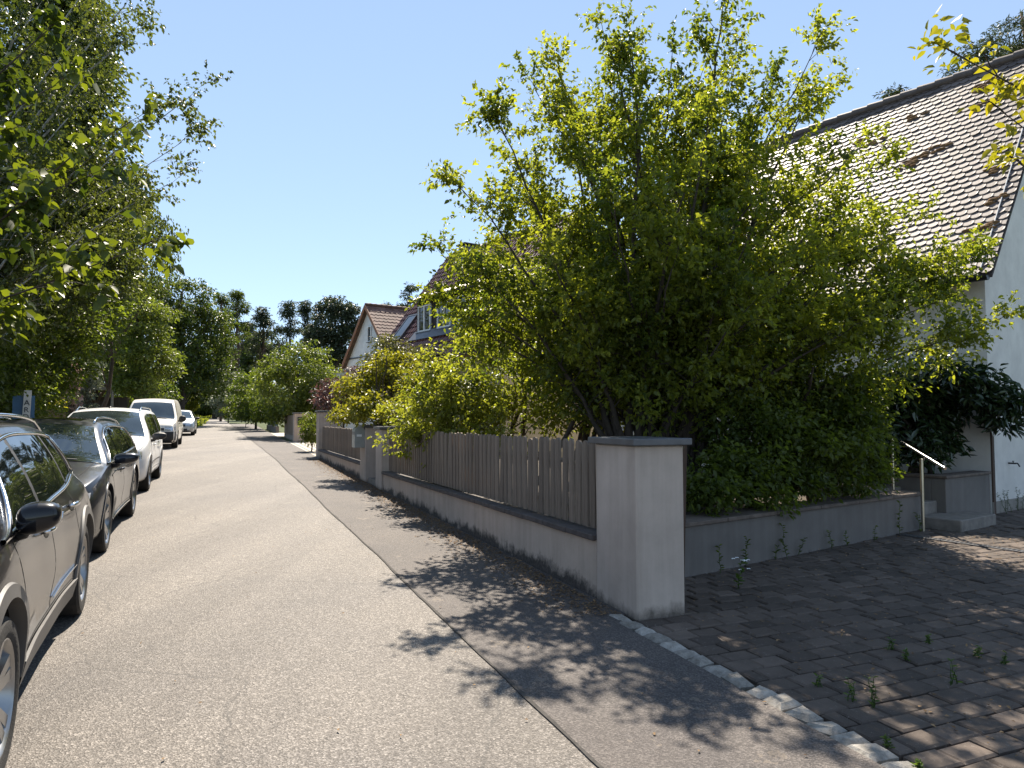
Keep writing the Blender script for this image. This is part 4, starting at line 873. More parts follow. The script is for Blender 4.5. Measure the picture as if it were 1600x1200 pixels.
# --- slate grey estate car
spec = dict(L=4.87, W=1.87, axles=(1.50, -1.34), rw=.345, arch=.39, rim=.26, paint="paint_slate", rimmat="rim_silver", keys=std_keys(4.87, 1.87,
    [(-2.43, .80), (-2.36, 1.0), (-2.2, 1.16), (-1.95, 1.31), (-1.4, 1.41), (-.6, 1.455), (-.1, 1.45), (.25, 1.40), (.55, 1.28), (1.12, 1.0), (1.5, .955), (2.0, .87), (2.3, .77), (2.43, .60)],
    [(-2.43, .74), (-2.3, .93), (-1.8, .985), (-1.0, .955), (0, .93), (1.1, .915), (1.6, .87), (2.15, .73), (2.43, .54)], zb=.17, zm=.64, tum=.44, sh=.06, cr=.08))
c2 = Car("parked_car", "slate grey estate car with chrome roof rails behind the nearest black SUV", "car", spec, "cars parked along the kerb")
for sg in (1, -1):
    c2.glass_side(1.02, .0, .42, -.06, sg); c2.glass_side(-.06, -1.05, -.13, -1.02, sg); c2.glass_side(-1.11, -1.72, -1.08, -1.45, sg)
    c2.dlo_trim(1.07, -1.80, .45, -1.50, sg, lo=.016, hi=.042, r=.011)
    for pts in ([(1.0, .34), (1.04, .62), (1.05, .90)], [(-.1, .33), (-.12, .6), (-.09, .94)], [(-1.0, .36), (-.92, .60), (-.98, .95)], [(1.0, .33), (-.95, .33)]): c2.strip("door_seam", "underbody", pts, .008, .0012, sg)
    c2.strip("sill_trim", "chrome", [(1.0, .285), (-.9, .285)], .016, .012, sg); c2.strip("side_crease", "paint_slate", [(1.1, .80), (-1.9, .83)], .02, .006, sg)
    for x in c2.sp["axles"]: c2.arch_trim(x, sg, .022, .008, "paint_slate", "wheel_arch_lip")
    c2.handle(.12, .80, sg, "paint_slate", .2); c2.handle(-.85, .82, sg, "paint_slate", .2); c2.rail(.1, -1.75, sg, "chrome", .07, .04)
    for x in c2.sp["axles"]: c2.wheel(x, sg, "twin", 5)
    c2.mirror(.80, .96, sg, (.14, .135, .068), .09, "paint_slate"); c2.fpatch("headlight", "lamp_glass", sg * .50, sg * .835, .63, .72, .006, 16, 6); c2.fpatch("fog_intake", "car_plastic", sg * .45, sg * .8, .30, .42)
    mb = MB(); mb.tube([c2.topp(x, sg * (c2.info(x)["wr"] * .86 - .05 * (x - 1.1)), .002) for x in np.linspace(1.1, 2.2, 12)], .004, 4); c2.part(mb, "bonnet_seam", "underbody")
c2.windscreen(1.16, .30); c2.wipers(1.12); c2.fpatch("grille", "car_plastic", -.55, .55, .50, .66); c2.fpatch("lower_intake", "car_plastic", -.42, .42, .28, .42); c2.fpatch("badge_strip", "chrome", -.5, .5, .665, .685, .008, 16, 3)
mb = MB(); mb.grid([[c2.topp(x, y, .003) for y in np.linspace(-.42, .42, 9)] for x in np.linspace(.05, -.9, 9)], flip=True); c2.part(mb, "sunroof", "car_glass", smooth=True)
c2.place(-1.13, 9.05, R(.5))
# --- white compact estate
spec = dict(L=4.38, W=1.80, axles=(1.36, -1.30), rw=.32, arch=.36, rim=.22, paint="paint_white", keys=std_keys(4.38, 1.80,
    [(-2.19, .85), (-2.14, 1.1), (-2.05, 1.36), (-1.88, 1.50), (-1.3, 1.56), (-.4, 1.585), (.2, 1.55), (.55, 1.44), (1.2, 1.07), (1.5, 1.02), (1.9, .90), (2.08, .80), (2.19, .60)],
    [(-2.19, .78), (-2.1, 1.0), (-1.6, 1.04), (-.6, .99), (.3, .95), (1.15, .95), (1.5, .91), (1.95, .76), (2.19, .54)], zb=.19, zm=.62, tum=.34, sh=.04))
c3 = Car("parked_car", "white estate car with silver roof rails and black mirror tops parked before the van", "car", spec, "cars parked along the kerb")
for sg in (1, -1):
    c3.glass_side(1.05, .10, .46, .0, sg); c3.glass_side(.03, -.92, -.06, -.92, sg); c3.glass_side(-.98, -1.80, -.98, -1.68, sg)
    for pts in ([(.95, .36), (1.0, .66), (1.02, .92)], [(.06, .35), (.04, .65), (.07, .95)], [(-.95, .38), (-.86, .62), (-.92, .98)], [(.95, .35), (-.9, .35)]): c3.strip("door_seam", "underbody", pts, .009, .0012, sg)
    c3.strip("side_moulding", "car_plastic", [(.92, .50), (-.85, .50)], .03, .01, sg); c3.handle(.2, .83, sg, "paint_white", .2); c3.handle(-.75, .86, sg, "paint_white", .2); c3.rail(.15, -1.75, sg, "chrome", .06, .05, .016)
    for x in c3.sp["axles"]: c3.wheel(x, sg, "twin", 5); c3.arch_trim(x, sg, .02, .006, "paint_white", "wheel_arch_lip")
    c3.mirror(.82, 1.0, sg, (.13, .13, .075), .09, "car_plastic"); c3.fpatch("headlight", "lamp_glass", sg * .42, sg * .80, .64, .78, .006, 16, 6); c3.fpatch("fog_intake", "car_plastic", sg * .45, sg * .72, .32, .42)
    mb = MB(); mb.tube([c3.topp(x, sg * (c3.info(x)["wr"] * .84 - .06 * (x - 1.2)), .002) for x in np.linspace(1.2, 2.02, 10)], .004, 4); c3.part(mb, "bonnet_seam", "underbody")
c3.windscreen(1.22, .34); c3.wipers(1.2); c3.fpatch("grille", "car_plastic", -.42, .42, .60, .72); c3.fpatch("lower_intake", "car_plastic", -.4, .4, .30, .44)
mb = MB(); b = c3.topp(-.1, 0, 0); mb.tube([b, b + np.array([-.02, 0, .03])], [.03, .012], 8); mb.tube([b + np.array([0, 0, .02]), b + np.array([-.16, .0, .34])], .006, 5); c3.part(mb, "aerial", "car_plastic")
mb = MB(); b = c3.topp(.62, 0, -.09); mb.box(b, (.03, .22, .055), bev=.01); c3.part(mb, "rear_view_mirror", "car_plastic")
c3.place(-1.24, 15.4, 0)
# --- cream white van
spec = dict(L=4.89, W=1.92, axles=(1.52, -1.48), rw=.33, arch=.375, rim=.21, paint="paint_cream", rimmat="rim_dark", keys=std_keys(4.89, 1.92,
    [(-2.445, 1.35), (-2.43, 1.72), (-2.36, 1.87), (-2.1, 1.935), (-.5, 1.96), (.55, 1.945), (.85, 1.90), (1.05, 1.80), (1.78, 1.18), (1.98, 1.10), (2.3, .93), (2.40, .78), (2.445, .60)],
    [(-2.445, 1.02), (-2.3, 1.10), (-1, 1.08), (.9, 1.06), (1.6, 1.03), (1.98, .98), (2.3, .78), (2.445, .52)], zb=.2, zm=.68, tum=.20, sh=.03, nosew=.84, tailw=.92,
    hood_cr=[(-2.445, .05), (-2, .075), (1.0, .07), (1.8, .05), (2.445, .03)]))
c4 = Car("parked_van", "cream white panel van with dark lower bumper behind the white estate car", "van", spec, "cars parked along the kerb")
for sg in (1, -1):
    c4.glass_side(1.66, .72, 1.12, .68, sg, .04, .10)
    for pts in ([(1.62, .4), (1.66, 1.02)], [(.62, .32), (.62, 1.85)], [(-.75, .32), (-.75, 1.85)], [(1.5, .8), (-2.3, .82)]): c4.strip("door_seam", "underbody", pts, .01, .0015, sg)
    c4.handle(.78, .95, sg, "car_plastic", .2)
    for x in c4.sp["axles"]: c4.wheel(x, sg, "single", 6)
    c4.mirror(1.38, 1.12, sg, (.11, .13, .13), .10, "car_plastic"); c4.fpatch("headlight", "lamp_glass", sg * .52, sg * .84, .70, .86, .006, 14, 6); c4.fpatch("indicator", "lamp_glass", sg * .845, sg * .88, .70, .84, .004, 4, 4)
c4.windscreen(1.80, 1.05, .05, .08); c4.wipers(1.78); c4.fpatch("grille", "car_plastic", -.5, .5, .70, .80); c4.fpatch("bumper", "car_plastic", -.90, .90, .24, .66, .02, 26, 8); c4.fpatch("grille_bar", "chrome", -.12, .12, .73, .79, .012, 6, 4)
c4.place(-1.55, 31.2, 0)
# --- silver saloon far back
spec = dict(L=4.55, W=1.80, axles=(1.40, -1.35), rw=.32, arch=.36, rim=.22, paint="paint_silver", keys=std_keys(4.55, 1.80,
    [(-2.27, .80), (-2.2, .98), (-1.75, 1.04), (-1.0, 1.38), (-.4, 1.45), (.1, 1.43), (.45, 1.30), (1.1, 1.0), (1.5, .94), (1.95, .83), (2.15, .73), (2.27, .56)],
    [(-2.27, .72), (-2.1, .93), (-1.5, .97), (-.5, .94), (1.1, .92), (1.5, .87), (2.05, .70), (2.27, .50)], zb=.18, zm=.6, tum=.45, sh=.05))
c5 = Car("parked_car", "silver saloon car half hidden behind the cream white van", "car", spec, "cars parked along the kerb")
for sg in (1, -1):
    c5.glass_side(.98, .05, .42, -.02, sg); c5.glass_side(-.01, -1.2, -.08, -.85, sg); c5.mirror(.78, .95, sg, (.13, .13, .07), .08, "car_plastic"); c5.fpatch("headlight", "lamp_glass", sg * .45, sg * .78, .60, .70, .006, 12, 5)
    for x in c5.sp["axles"]: c5.wheel(x, sg, "twin", 5)
c5.windscreen(1.14, .28); c5.fpatch("grille", "car_plastic", -.4, .4, .52, .64); c5.fpatch("lower_intake", "car_plastic", -.5, .5, .25, .40)
c5.place(-1.35, 45.0, 0)
# ------------------------------------------------------------------ trees, shrubs, hedges
leaf_mat("leaf_tree", (.055, .084, .018), (.19, .215, .042), .58, (2.3, 2.15, .6)); leaf_mat("leaf_hedge", (.04, .062, .014), (.11, .14, .028), .52, (2.0, 2.0, .6))
leaf_mat("leaf_bright", (.10, .118, .022), (.22, .228, .055), .52, (2.1, 2.1, .6)); leaf_mat("leaf_golden", (.125, .13, .02), (.27, .265, .04), .48, (1.6, 1.55, .5))
leaf_mat("leaf_purple", (.05, .028, .026), (.15, .095, .085), .3, (1.5, 1.1, 1.0)); leaf_mat("leaf_rhodo", (.016, .032, .013), (.042, .07, .025), .16, None, .26, .6)
leaf_mat("leaf_birch", (.04, .056, .018), (.095, .112, .034), .42, (1.9, 1.9, .6)); leaf_mat("leaf_maple", (.035, .055, .012), (.10, .125, .022), .45, (2.1, 2.0, .5))
leaf_mat("leaf_far", (.035, .055, .014), (.085, .11, .025), .42, (1.8, 1.8, .6)); leaf_mat("leaf_far_light", (.07, .095, .022), (.15, .18, .04), .42, (1.8, 1.8, .6))
leaf_mat("needle", (.030, .044, .026), (.075, .092, .055), .28, (1.5, 1.5, .8), .5); leaf_mat("leaf_olive", (.05, .06, .02), (.11, .115, .045), .4, (1.7, 1.6, .7))
leaf_mat("blossom", (.42, .27, .23), (.62, .46, .40), .3, (1.2, 1.1, 1.0)); leaf_mat("leaf_yellow", (.15, .17, .018), (.30, .28, .03), .5, (1.6, 1.5, .5)); leaf_mat("leaf_grey", (.09, .11, .075), (.20, .22, .16), .3, (1.3, 1.3, .9))
leaf_mat("leaf_weed", (.05, .09, .02), (.12, .17, .04), .4, (1.6, 1.7, .6)); leaf_mat("litter", (.10, .06, .03), (.32, .21, .11), .1, (1.2, 1, .8), .8, .2)
def grown(name, label, cat, base, stems, leafmat, barkmat, seed=1, leaf=.06, lat=12, lat_len=.9, twigs=6, twig_len=.3, per=10, r0=.05, f0=.25, group=None, hexa=True, upb=.5, width=.3, droop=.15, hang=0.0, extra=None, bases=None, bow=.5):
    """tree grown from stems: every stem carries side branches, those carry twigs, twigs carry leaves"""
    g = np.random.default_rng(seed); base = np.array(base, float); root = empty(name, base, label, cat, group=group); mb = MB(); LP, LA, LT = [], [], []
    def twig(a, d, ln, t):
        b = a + d * ln; n = max(3, int(per * ln / twig_len)); f = g.uniform(.12, 1.0, n)[:, None]
        p = a + (b - a) * f + g.normal(0, .012, (n, 3)); p[:, 2] -= hang * (f[:, 0] ** 2) * ln
        ax = d * .55 + g.normal(0, .62, (n, 3)) + np.array([0, 0, -.22 - hang]); LP.append(p); LA.append(ax); LT.append(np.full(n, t))
    for (tip, rr) in stems:
        tip = np.array(tip, float); b0 = base if bases is None else np.array(bases[int(g.integers(len(bases)))], float); b0 = b0 + g.normal(0, .05, 3) * [1, 1, 0]
        ctrl = b0 + (tip - b0) * np.array([.22, .22, .55]) * (1 + g.normal(0, .06, 3)) if bow else (b0 + tip) / 2
        t = np.linspace(0, 1, 12)[:, None]; path = (1 - t) ** 2 * b0 + 2 * t * (1 - t) * ctrl + t * t * tip; path[1:-1] += g.normal(0, .02, (10, 3)) * np.linalg.norm(tip - b0) * .25
        R0 = r0 * rr; mb.tube(path, R0 * (1 - .88 * t[:, 0]), 7); L_ = np.linalg.norm(tip - b0); tt = g.uniform(.15, .85)
        for f in np.r_[g.uniform(f0, 1.0, lat), .99]:
            i = f * 11; i0 = min(int(i), 10); p = path[i0] + (path[i0 + 1] - path[i0]) * (i - i0); tg = unit(path[i0 + 1] - path[i0])
            d = unit(unit(g.normal(size=3) * [1, 1, .55]) + tg * .55 + np.array([0, 0, upb])) if f < .98 else tg
            ln = lat_len * g.uniform(.45, 1.15) * (1.12 - .72 * f) if f < .98 else lat_len * .35
            e = p + d * ln; q = bend(p, e, .06, 5, .03, g); mb.tube(q, np.linspace(max(.004, R0 * .35 * (1.1 - f)), .003, 5), 4, cap=False); tt2 = np.clip(tt + g.normal(0, .18), 0, 1)
            for k in range(twigs):
                h = g.uniform(.15, 1.0); ii = h * 4; j = min(int(ii), 3); a = q[j] + (q[j + 1] - q[j]) * (ii - j)
                dd = unit(d * .7 + unit(g.normal(size=3)) * .9 + np.array([0, 0, .18])); twig(a, dd, twig_len * g.uniform(.6, 1.3), tt2)
    if extra is not None:
        P, A, T = extra(g); LP.append(P); LA.append(A); LT.append(T)
    P = np.concatenate(LP); A = np.concatenate(LA); T = np.concatenate(LT)
    leaves("crown", P - base, A, leaf, M[leafmat], root, width=width, tint=T, seed=seed, hexa=hexa, droop=droop)
    o = mb.build("trunk", M[barkmat], root, smooth=True, origin=base); o.location = (0, 0, 0); return root
def B(px, py, Y, rx, ry, rz): return (at(px, py, Y), (rx, ry, rz))
def fill_balls(g, balls, n_clump, per, r):
    vol = np.array([np.prod(q) ** (2 / 3) for _, q in balls]); P, A, T = [], [], []
    for i in g.choice(len(balls), n_clump, p=vol / vol.sum()):
        c, q = balls[i]; c = np.array(c) + unit(g.normal(size=3)) * np.array(q) * g.uniform(0, 1) ** .45; n = int(per * g.uniform(.5, 1.4)); d = unit(g.normal(size=(n, 3)))
        P.append(c + d * r * g.uniform(.1, 1.3, (n, 1)) * [1, 1, .7]); A.append(d * [1, 1, .4] + g.normal(0, .5, (n, 3)) + [0, 0, -.2]); T.append(np.full(n, g.uniform(.1, .9)))
    return np.concatenate(P), np.concatenate(A), np.concatenate(T)
# --- the large many-stemmed tree over the fence
tips = [(1130, 22, 8.6), (945, 58, 8.9), (836, 140, 9.1), (772, 182, 8.7), (724, 300, 8.6), (692, 400, 9.6), (1050, 88, 9.3), (1272, 78, 8.9), (1297, 140, 9.5), (1338, 235, 9.1), (1425, 350, 9.2), (1490, 420, 9.4), (1556, 502, 9.0),
        (1205, 125, 9.9), (1000, 170, 8.0), (905, 235, 7.7), (1105, 200, 7.6), (1225, 255, 8.0), (1385, 480, 8.3), (765, 440, 8.3), (845, 330, 9.9), (960, 120, 9.6), (885, 180, 9.6), (1150, 90, 9.4), (800, 260, 9.6), (1070, 300, 7.2), (960, 330, 7.2), (860, 400, 7.5), (1180, 350, 7.4), (1290, 400, 7.9),
        (1010, 260, 10.2), (1130, 240, 10.4), (1250, 300, 10.2), (1340, 380, 9.9), (920, 420, 10.6), (820, 470, 10.4), (760, 520, 9.6), (1050, 420, 7.4), (1440, 470, 9.4), (1320, 520, 8.2), (1170, 480, 7.6), (930, 500, 7.9), (1080, 170, 8.7), (1180, 190, 8.8), (700, 470, 9.4), (1370, 268, 9.3), (1425, 420, 9.3), (1470, 470, 9.5), (1500, 400, 9.5), (1390, 340, 9.6), (1250, 180, 9.1), (985, 60, 8.9), (1095, 120, 8.9), (870, 110, 9.3)]
tb = at(1028, 700, 8.9); tb[2] = .5
bases = [tb + np.array([dx, dy, 0]) for dx, dy in ((-.52, .1), (-.3, -.1), (0, 0), (.12, .2), (.38, -.1), (-.15, .25))]
g = np.random.default_rng(77)
stems = [(at(*q), g.uniform(.65, 1.15)) for q in tips]
grown("serviceberry_tree", "large loose many-stemmed yellow-green tree rising behind the picket fence", "tree", tb, stems, "leaf_tree", "bark_grey", 5, leaf=.062, lat=19, lat_len=1.0, twigs=10, twig_len=.32, per=15, r0=.055, f0=.30, bases=bases,
      extra=lambda g: fill_balls(g, [B(1000, 420, 9.3, 1.5, 1.0, 1.2), B(1180, 440, 9.4, 1.4, 1.0, 1.2), B(1320, 440, 9.4, 1.0, .9, .9), B(1390, 540, 9.3, .75, .7, .8), B(850, 440, 9.7, 1.1, .9, .9), B(770, 520, 10, .9, .8, .8), B(1270, 330, 9.4, .8, .8, .8), B(1300, 580, 9.0, 1.1, .8, .7), B(1100, 560, 8.6, 1.2, .7, .8), B(1440, 430, 9.6, .45, .5, .4), B(1400, 400, 9.5, .45, .5, .4), B(1450, 500, 9.4, .45, .5, .5), B(1330, 350, 9.5, .5, .5, .4), B(760, 425, 9.6, .55, .6, .45), B(725, 490, 9.8, .45, .5, .4), B(805, 350, 9.6, .5, .5, .45), B(735, 550, 10, .45, .5, .4)], 390, 58, .30))
def ground_under(px, py, Y, h=0.0): p = at(px, py, Y); return np.array([p[0], p[1], gz(p[0], p[1]) + h])
# --- shrubs of the near garden
clump_tree("hedge_shrub", "dense dark green shrub spilling over the concrete retaining wall under the large tree", "shrub", ground_under(1230, 690, 10.1, .38),
    [B(1140, 740, 7.9, .5, .35, .30), B(1190, 700, 8.5, .75, .6, .55), B(1280, 690, 8.9, .7, .6, .6), B(1340, 690, 9.4, .35, .45, .5), B(1110, 775, 7.55, .3, .25, .22), B(1180, 762, 8.0, .35, .25, .2), B(1260, 750, 8.5, .4, .25, .22), B(1330, 745, 8.95, .3, .25, .22), B(1375, 737, 9.35, .15, .2, .18), B(1310, 640, 9.3, .6, .6, .6), B(1230, 620, 9.3, .9, .7, .6), B(1120, 640, 9.6, .9, .7, .7)], M["leaf_hedge"], M["bark_brown"],
    n_clump=430, per=90, size=.066, clump_r=.27, trunk_r=.05, seed=11, stems=5, spread=.15, shell=.15, hexa=True)
clump_tree("hedge_shrub", "tall mid green thicket filling the garden behind the long picket fence", "shrub", ground_under(850, 600, 10.8, .38),
    [B(980, 560, 10.6, 1.0, .8, 1.2), B(880, 590, 10.6, 1.0, .7, 1.0), B(1080, 560, 10.8, .9, .8, 1.2), B(800, 580, 11.4, .8, .8, 1.0), B(930, 450, 11.4, 1.3, .8, 1.0), B(1180, 480, 11.0, 1.2, .8, 1.0)], M["leaf_tree"], M["bark_brown"],
    n_clump=360, per=100, size=.07, clump_r=.32, trunk_r=.04, seed=12, stems=9, spread=.6, shell=.15, hexa=True)
grown("garden_shrub", "bright lime green shrub spilling loosely over the pickets at the middle of the long fence", "shrub", ground_under(715, 650, 11.6, .38),
    [(at(*q), w) for q, w in (((672, 560, 11.8), .9), ((640, 600, 12.2), .8), ((612, 640, 12.8), .8), ((596, 690, 13.3), .6), ((655, 690, 11.6), .7), ((715, 680, 10.7), .7), ((780, 650, 10.3), .7), ((770, 560, 11), .9), ((705, 595, 10.9), .9), ((830, 600, 10.8), .8), ((735, 695, 10.5), .6), ((685, 640, 11), .8), ((640, 650, 12.2), .7), ((720, 540, 12), .8), ((800, 680, 10.0), .6))],
    "leaf_bright", "bark_brown", 13, leaf=.066, lat=12, lat_len=.5, twigs=6, twig_len=.24, per=9, r0=.03, f0=.35, bow=.5, upb=.25,
    extra=lambda g: fill_balls(g, [B(700, 635, 11.2, .6, .5, .42), B(650, 660, 12.0, .35, .35, .28), B(760, 630, 11.0, .5, .45, .4), B(690, 590, 11.6, .4, .4, .3)], 110, 55, .22))
clump_tree("golden_shrub", "golden yellow shrub leaning over the mailbox and the footpath gateway", "shrub", ground_under(600, 640, 16.6, .38),
    [B(612, 580, 16.6, .62, .6, .48), B(565, 612, 16.3, .5, .5, .42), B(650, 600, 15.6, .55, .5, .5), B(550, 645, 16.8, .36, .4, .26), B(590, 640, 15.6, .5, .4, .32), B(625, 640, 14.8, .4, .4, .36)], M["leaf_golden"], M["bark_brown"],
    n_clump=220, per=60, size=.082, clump_r=.24, trunk_r=.035, seed=14, stems=5, spread=.25, shell=.2, hexa=True)
clump_tree("purple_shrub", "purple brown leaved shrub behind the tall plain pillar", "shrub", ground_under(525, 640, 24.5, .3), [B(528, 616, 24.5, .75, .7, .55), B(510, 628, 24.0, .5, .5, .35), B(560, 600, 25, .45, .5, .55)], M["leaf_purple"], M["bark_brown"], n_clump=80, per=55, size=.10, clump_r=.28, trunk_r=.04, seed=15, stems=3, spread=.2)
clump_tree("olive_tree", "small loose olive green tree in front of the dark red roof", "tree", ground_under(612, 620, 21, .3), [B(610, 545, 21, .75, .7, .55), B(590, 570, 21, .5, .5, .4), B(640, 560, 21.5, .6, .5, .55)], M["leaf_olive"], M["bark_brown"], n_clump=80, per=45, size=.085, clump_r=.26, trunk_r=.05, seed=16, shell=.3)
clump_tree("rhododendron", "dark glossy rhododendron bush in the planter against the white house", "bush", HP(.9, -.8, .70), [(HP(.8, -1.2, 1.35), (.75, .6, .55)), (HP(.6, -.35, 1.75), (.55, .5, .42)), (HP(1.2, -1.3, 1.95), (.6, .6, .45)), (HP(.9, -.7, 1.9), (.7, .6, .5)), (HP(1.4, -2.3, 1.5), (.6, .6, .7)), B(1558, 640, 10.7, .34, .34, .33), B(1525, 610, 10.8, .4, .4, .33), B(1480, 590, 11, .45, .4, .3)], M["leaf_rhodo"], M["bark_brown"], n_clump=300, per=50, size=.13, clump_r=.22, trunk_r=.05, seed=17, stems=4, spread=.12, width=.2, shell=.35, hexa=True)
grown("yellow_leaved_tree", "slender tree with bright yellow-green leaves reaching in at the upper right edge", "tree", (4.9, 3.4, 0), [(at(1492, 84, 3.75), .7), (at(1560, 170, 3.8), .6), (at(1592, 255, 3.7), .5), (at(1700, 60, 4.2), .9), (at(1640, 120, 3.6), .7), (at(1800, 0, 3.8), 1), (at(1690, 220, 4.0), .6)], "leaf_yellow", "bark_grey", 8, leaf=.062, lat=9, lat_len=.36, twigs=4, twig_len=.17, per=6, r0=.035, f0=.62, bow=.5, width=.26)
clump_tree("pine_tree", "dark pine crown showing above the ridge of the white house at the right edge", "tree", ground_under(1600, 400, 29), [B(1560, 82, 29, 1.6, 1.4, .55), B(1600, 60, 29, 1.5, 1.4, .6), B(1500, 100, 29, .55, .8, .35), B(1640, 90, 29, 2.0, 1.6, 1.0), B(1690, 40, 29, 2.0, 1.6, 1.0)], M["needle"], M["bark_pine"], n_clump=170, per=70, size=.20, clump_r=.42, flat=.45, trunk_r=.22, seed=18, width=.10, limbs=40)
clump_tree("pine_tree", "small dark pine top peeping over the middle of the tiled ridge", "tree", ground_under(1402, 400, 33), [B(1402, 147, 33, .7, .5, .22), B(1420, 156, 33, .5, .5, .15)], M["needle"], M["bark_pine"], n_clump=26, per=60, size=.20, clump_r=.32, flat=.4, trunk_r=.14, seed=19, width=.10)
# --- beyond the second driveway
clump_tree("round_tree", "rounded fresh green tree standing behind the black letterbox pillar", "tree", ground_under(470, 650, 38.5), [B(475, 575, 38.5, 1.8, 1.6, 1.5), B(440, 590, 39.5, 1.4, 1.4, 1.5), B(500, 610, 38, 1.2, 1.2, 1.2), B(460, 625, 38, 1.5, 1.4, .8), B(425, 610, 41, 1.0, 1.2, 1.4), B(450, 645, 39.5, 1.5, 1.2, .5), B(490, 640, 39, 1.2, 1.2, .6)], M["leaf_far_light"], M["bark_brown"], n_clump=300, per=70, size=.15, clump_r=.42, trunk_r=.12, seed=20, shell=.3)
clump_tree("clipped_hedge", "dark clipped hedge behind the green lattice fence", "hedge", ground_under(400, 650, 54), [B(392, 615, 54, 1.2, 2.0, 1.9), B(412, 620, 50, .9, 1.5, 1.6), B(380, 630, 57, .8, 1.5, 1.4), B(398, 642, 53, 1.3, 1.4, .7), B(372, 640, 60, 1.2, 1.4, 1.0), B(420, 640, 50, 1.0, 1.2, .8)], M["leaf_hedge"], M["bark_brown"], n_clump=270, per=70, size=.16, clump_r=.42, trunk_r=.1, seed=21, shell=.4)
clump_tree("weeping_shrub", "small drooping feathery green shrub beside the tall plain pillar", "shrub", ground_under(487, 690, 26.5), [B(488, 672, 26.2, .32, .4, .42), B(484, 655, 26.6, .3, .4, .3)], M["leaf_far_light"], M["bark_brown"], n_clump=50, per=45, size=.13, clump_r=.2, trunk_r=.03, seed=22, hang=.8, width=.12)
clump_tree("grey_shrub", "greyish flowering shrub near the far end of the street", "shrub", ground_under(357, 645, 76), [B(360, 612, 76, 1.7, 2, 1.9), B(350, 630, 74, 1.4, 1.5, 1.2)], M["leaf_grey"], M["bark_brown"], n_clump=90, per=50, size=.22, clump_r=.6, trunk_r=.08, seed=23)
clump_tree("garden_shrub", "small pale green shrub at the foot of the dark clipped hedge", "shrub", ground_under(384, 650, 58), [B(385, 645, 58, .5, .6, .7)], M["leaf_far_light"], M["bark_brown"], n_clump=30, per=40, size=.14, clump_r=.3, trunk_r=.03, seed=24)
clump_tree("clipped_bush", "bright yellow-green clipped bush standing behind the silver saloon", "bush", ground_under(299, 640, 62), [B(298, 624, 62, .65, .6, .95)], M["leaf_bright"], M["bark_brown"], n_clump=60, per=60, size=.14, clump_r=.24, trunk_r=.05, seed=25, shell=.7)
# --- left side of the street
grown("birch_tree", "tall birch with fine leaves whose loose branches reach over the parked cars", "tree", (-12.2, 13.2, .1), [(at(*q), w) for q, w in (((298, 150, 13), .7), ((284, 222, 13), .6), ((262, 288, 12.6), .5), ((206, 55, 13), .9), ((196, 8, 13.4), 1.0), ((240, 175, 12.6), .7), ((150, -40, 13.5), 1.2), ((120, 60, 12), 1), ((60, 10, 12.5), 1.1), ((30, 160, 12), 1), ((110, 180, 12.2), .9), ((180, 240, 12.4), .8), ((150, 130, 14), 1), ((100, 300, 13), .8), ((200, 330, 13.6), .7), ((40, 280, 13), .8), ((0, 60, 13), 1), ((170, 390, 14), .6), ((90, 400, 14), .7), ((20, 400, 13), .7), ((-60, 120, 13), 1), ((-60, 300, 13), 1))],
    "leaf_birch", "bark_birch", 31, leaf=.075, lat=24, lat_len=1.6, twigs=10, twig_len=.5, per=14, r0=.07, f0=.25, hang=.25, hexa=False, upb=.25, width=.34)
grown("maple_tree", "near maple with large light green leaves hanging into the upper left corner", "tree", (-8.6, 7.2, .1), [(at(*q), w) for q, w in (((205, 190, 7.8), .6), ((222, 385, 8), .6), ((140, 275, 7.6), .6), ((60, 60, 7.8), .9), ((20, 330, 7.4), .7), ((-40, 100, 7.5), 1), ((30, 480, 8), .5), ((-80, 400, 7.5), 1), ((90, 130, 8.2), .8))],
    "leaf_maple", "bark_brown", 32, leaf=.125, lat=13, lat_len=.9, twigs=4, twig_len=.3, per=6, r0=.06, f0=.5, hang=.2, width=.42, upb=.1)
clump_tree("ash_tree", "tall leafy tree crown filling the upper left behind the near maple", "tree", ground_under(-60, 640, 17), [B(30, 90, 17, 2.2, 1.5, 2.3), B(50, 280, 17, 2.2, 1.5, 2.2), B(90, 420, 17.5, 1.9, 1.4, 1.6), B(-60, 200, 17, 2.2, 1.5, 3), B(120, 340, 18, 1.5, 1.3, 1.6), B(30, -60, 17, 2, 1.5, 2), B(105, 50, 17, 1.2, 1.2, 1.4), B(140, 200, 17, 1.1, 1.1, 1.4), B(110, -20, 17, 1.0, 1, 1.2), B(90, 130, 17, 1.5, 1.2, 1.6), B(170, 300, 17.5, .9, 1, 1.2), B(150, 400, 18, 1.1, 1, 1.2)], M["leaf_birch"], M["bark_brown"], n_clump=960, per=90, size=.11, clump_r=.48, trunk_r=.2, seed=133, shell=.2, hexa=True)
clump_tree("weeping_birch", "drooping birch crown hanging beyond the nearer birch against the sky", "tree", ground_under(150, 640, 24), [B(222, 350, 24, 1.0, 1.0, .8), B(255, 362, 24, .6, .6, .35), B(240, 400, 24, .7, .7, .7), B(180, 340, 24, 1.6, 1.2, 1.6), B(150, 420, 24, 1.8, 1.2, 1.6)], M["leaf_birch"], M["bark_brown"], n_clump=190, per=65, size=.11, clump_r=.40, trunk_r=.08, seed=33, hang=2.2, shell=.3)
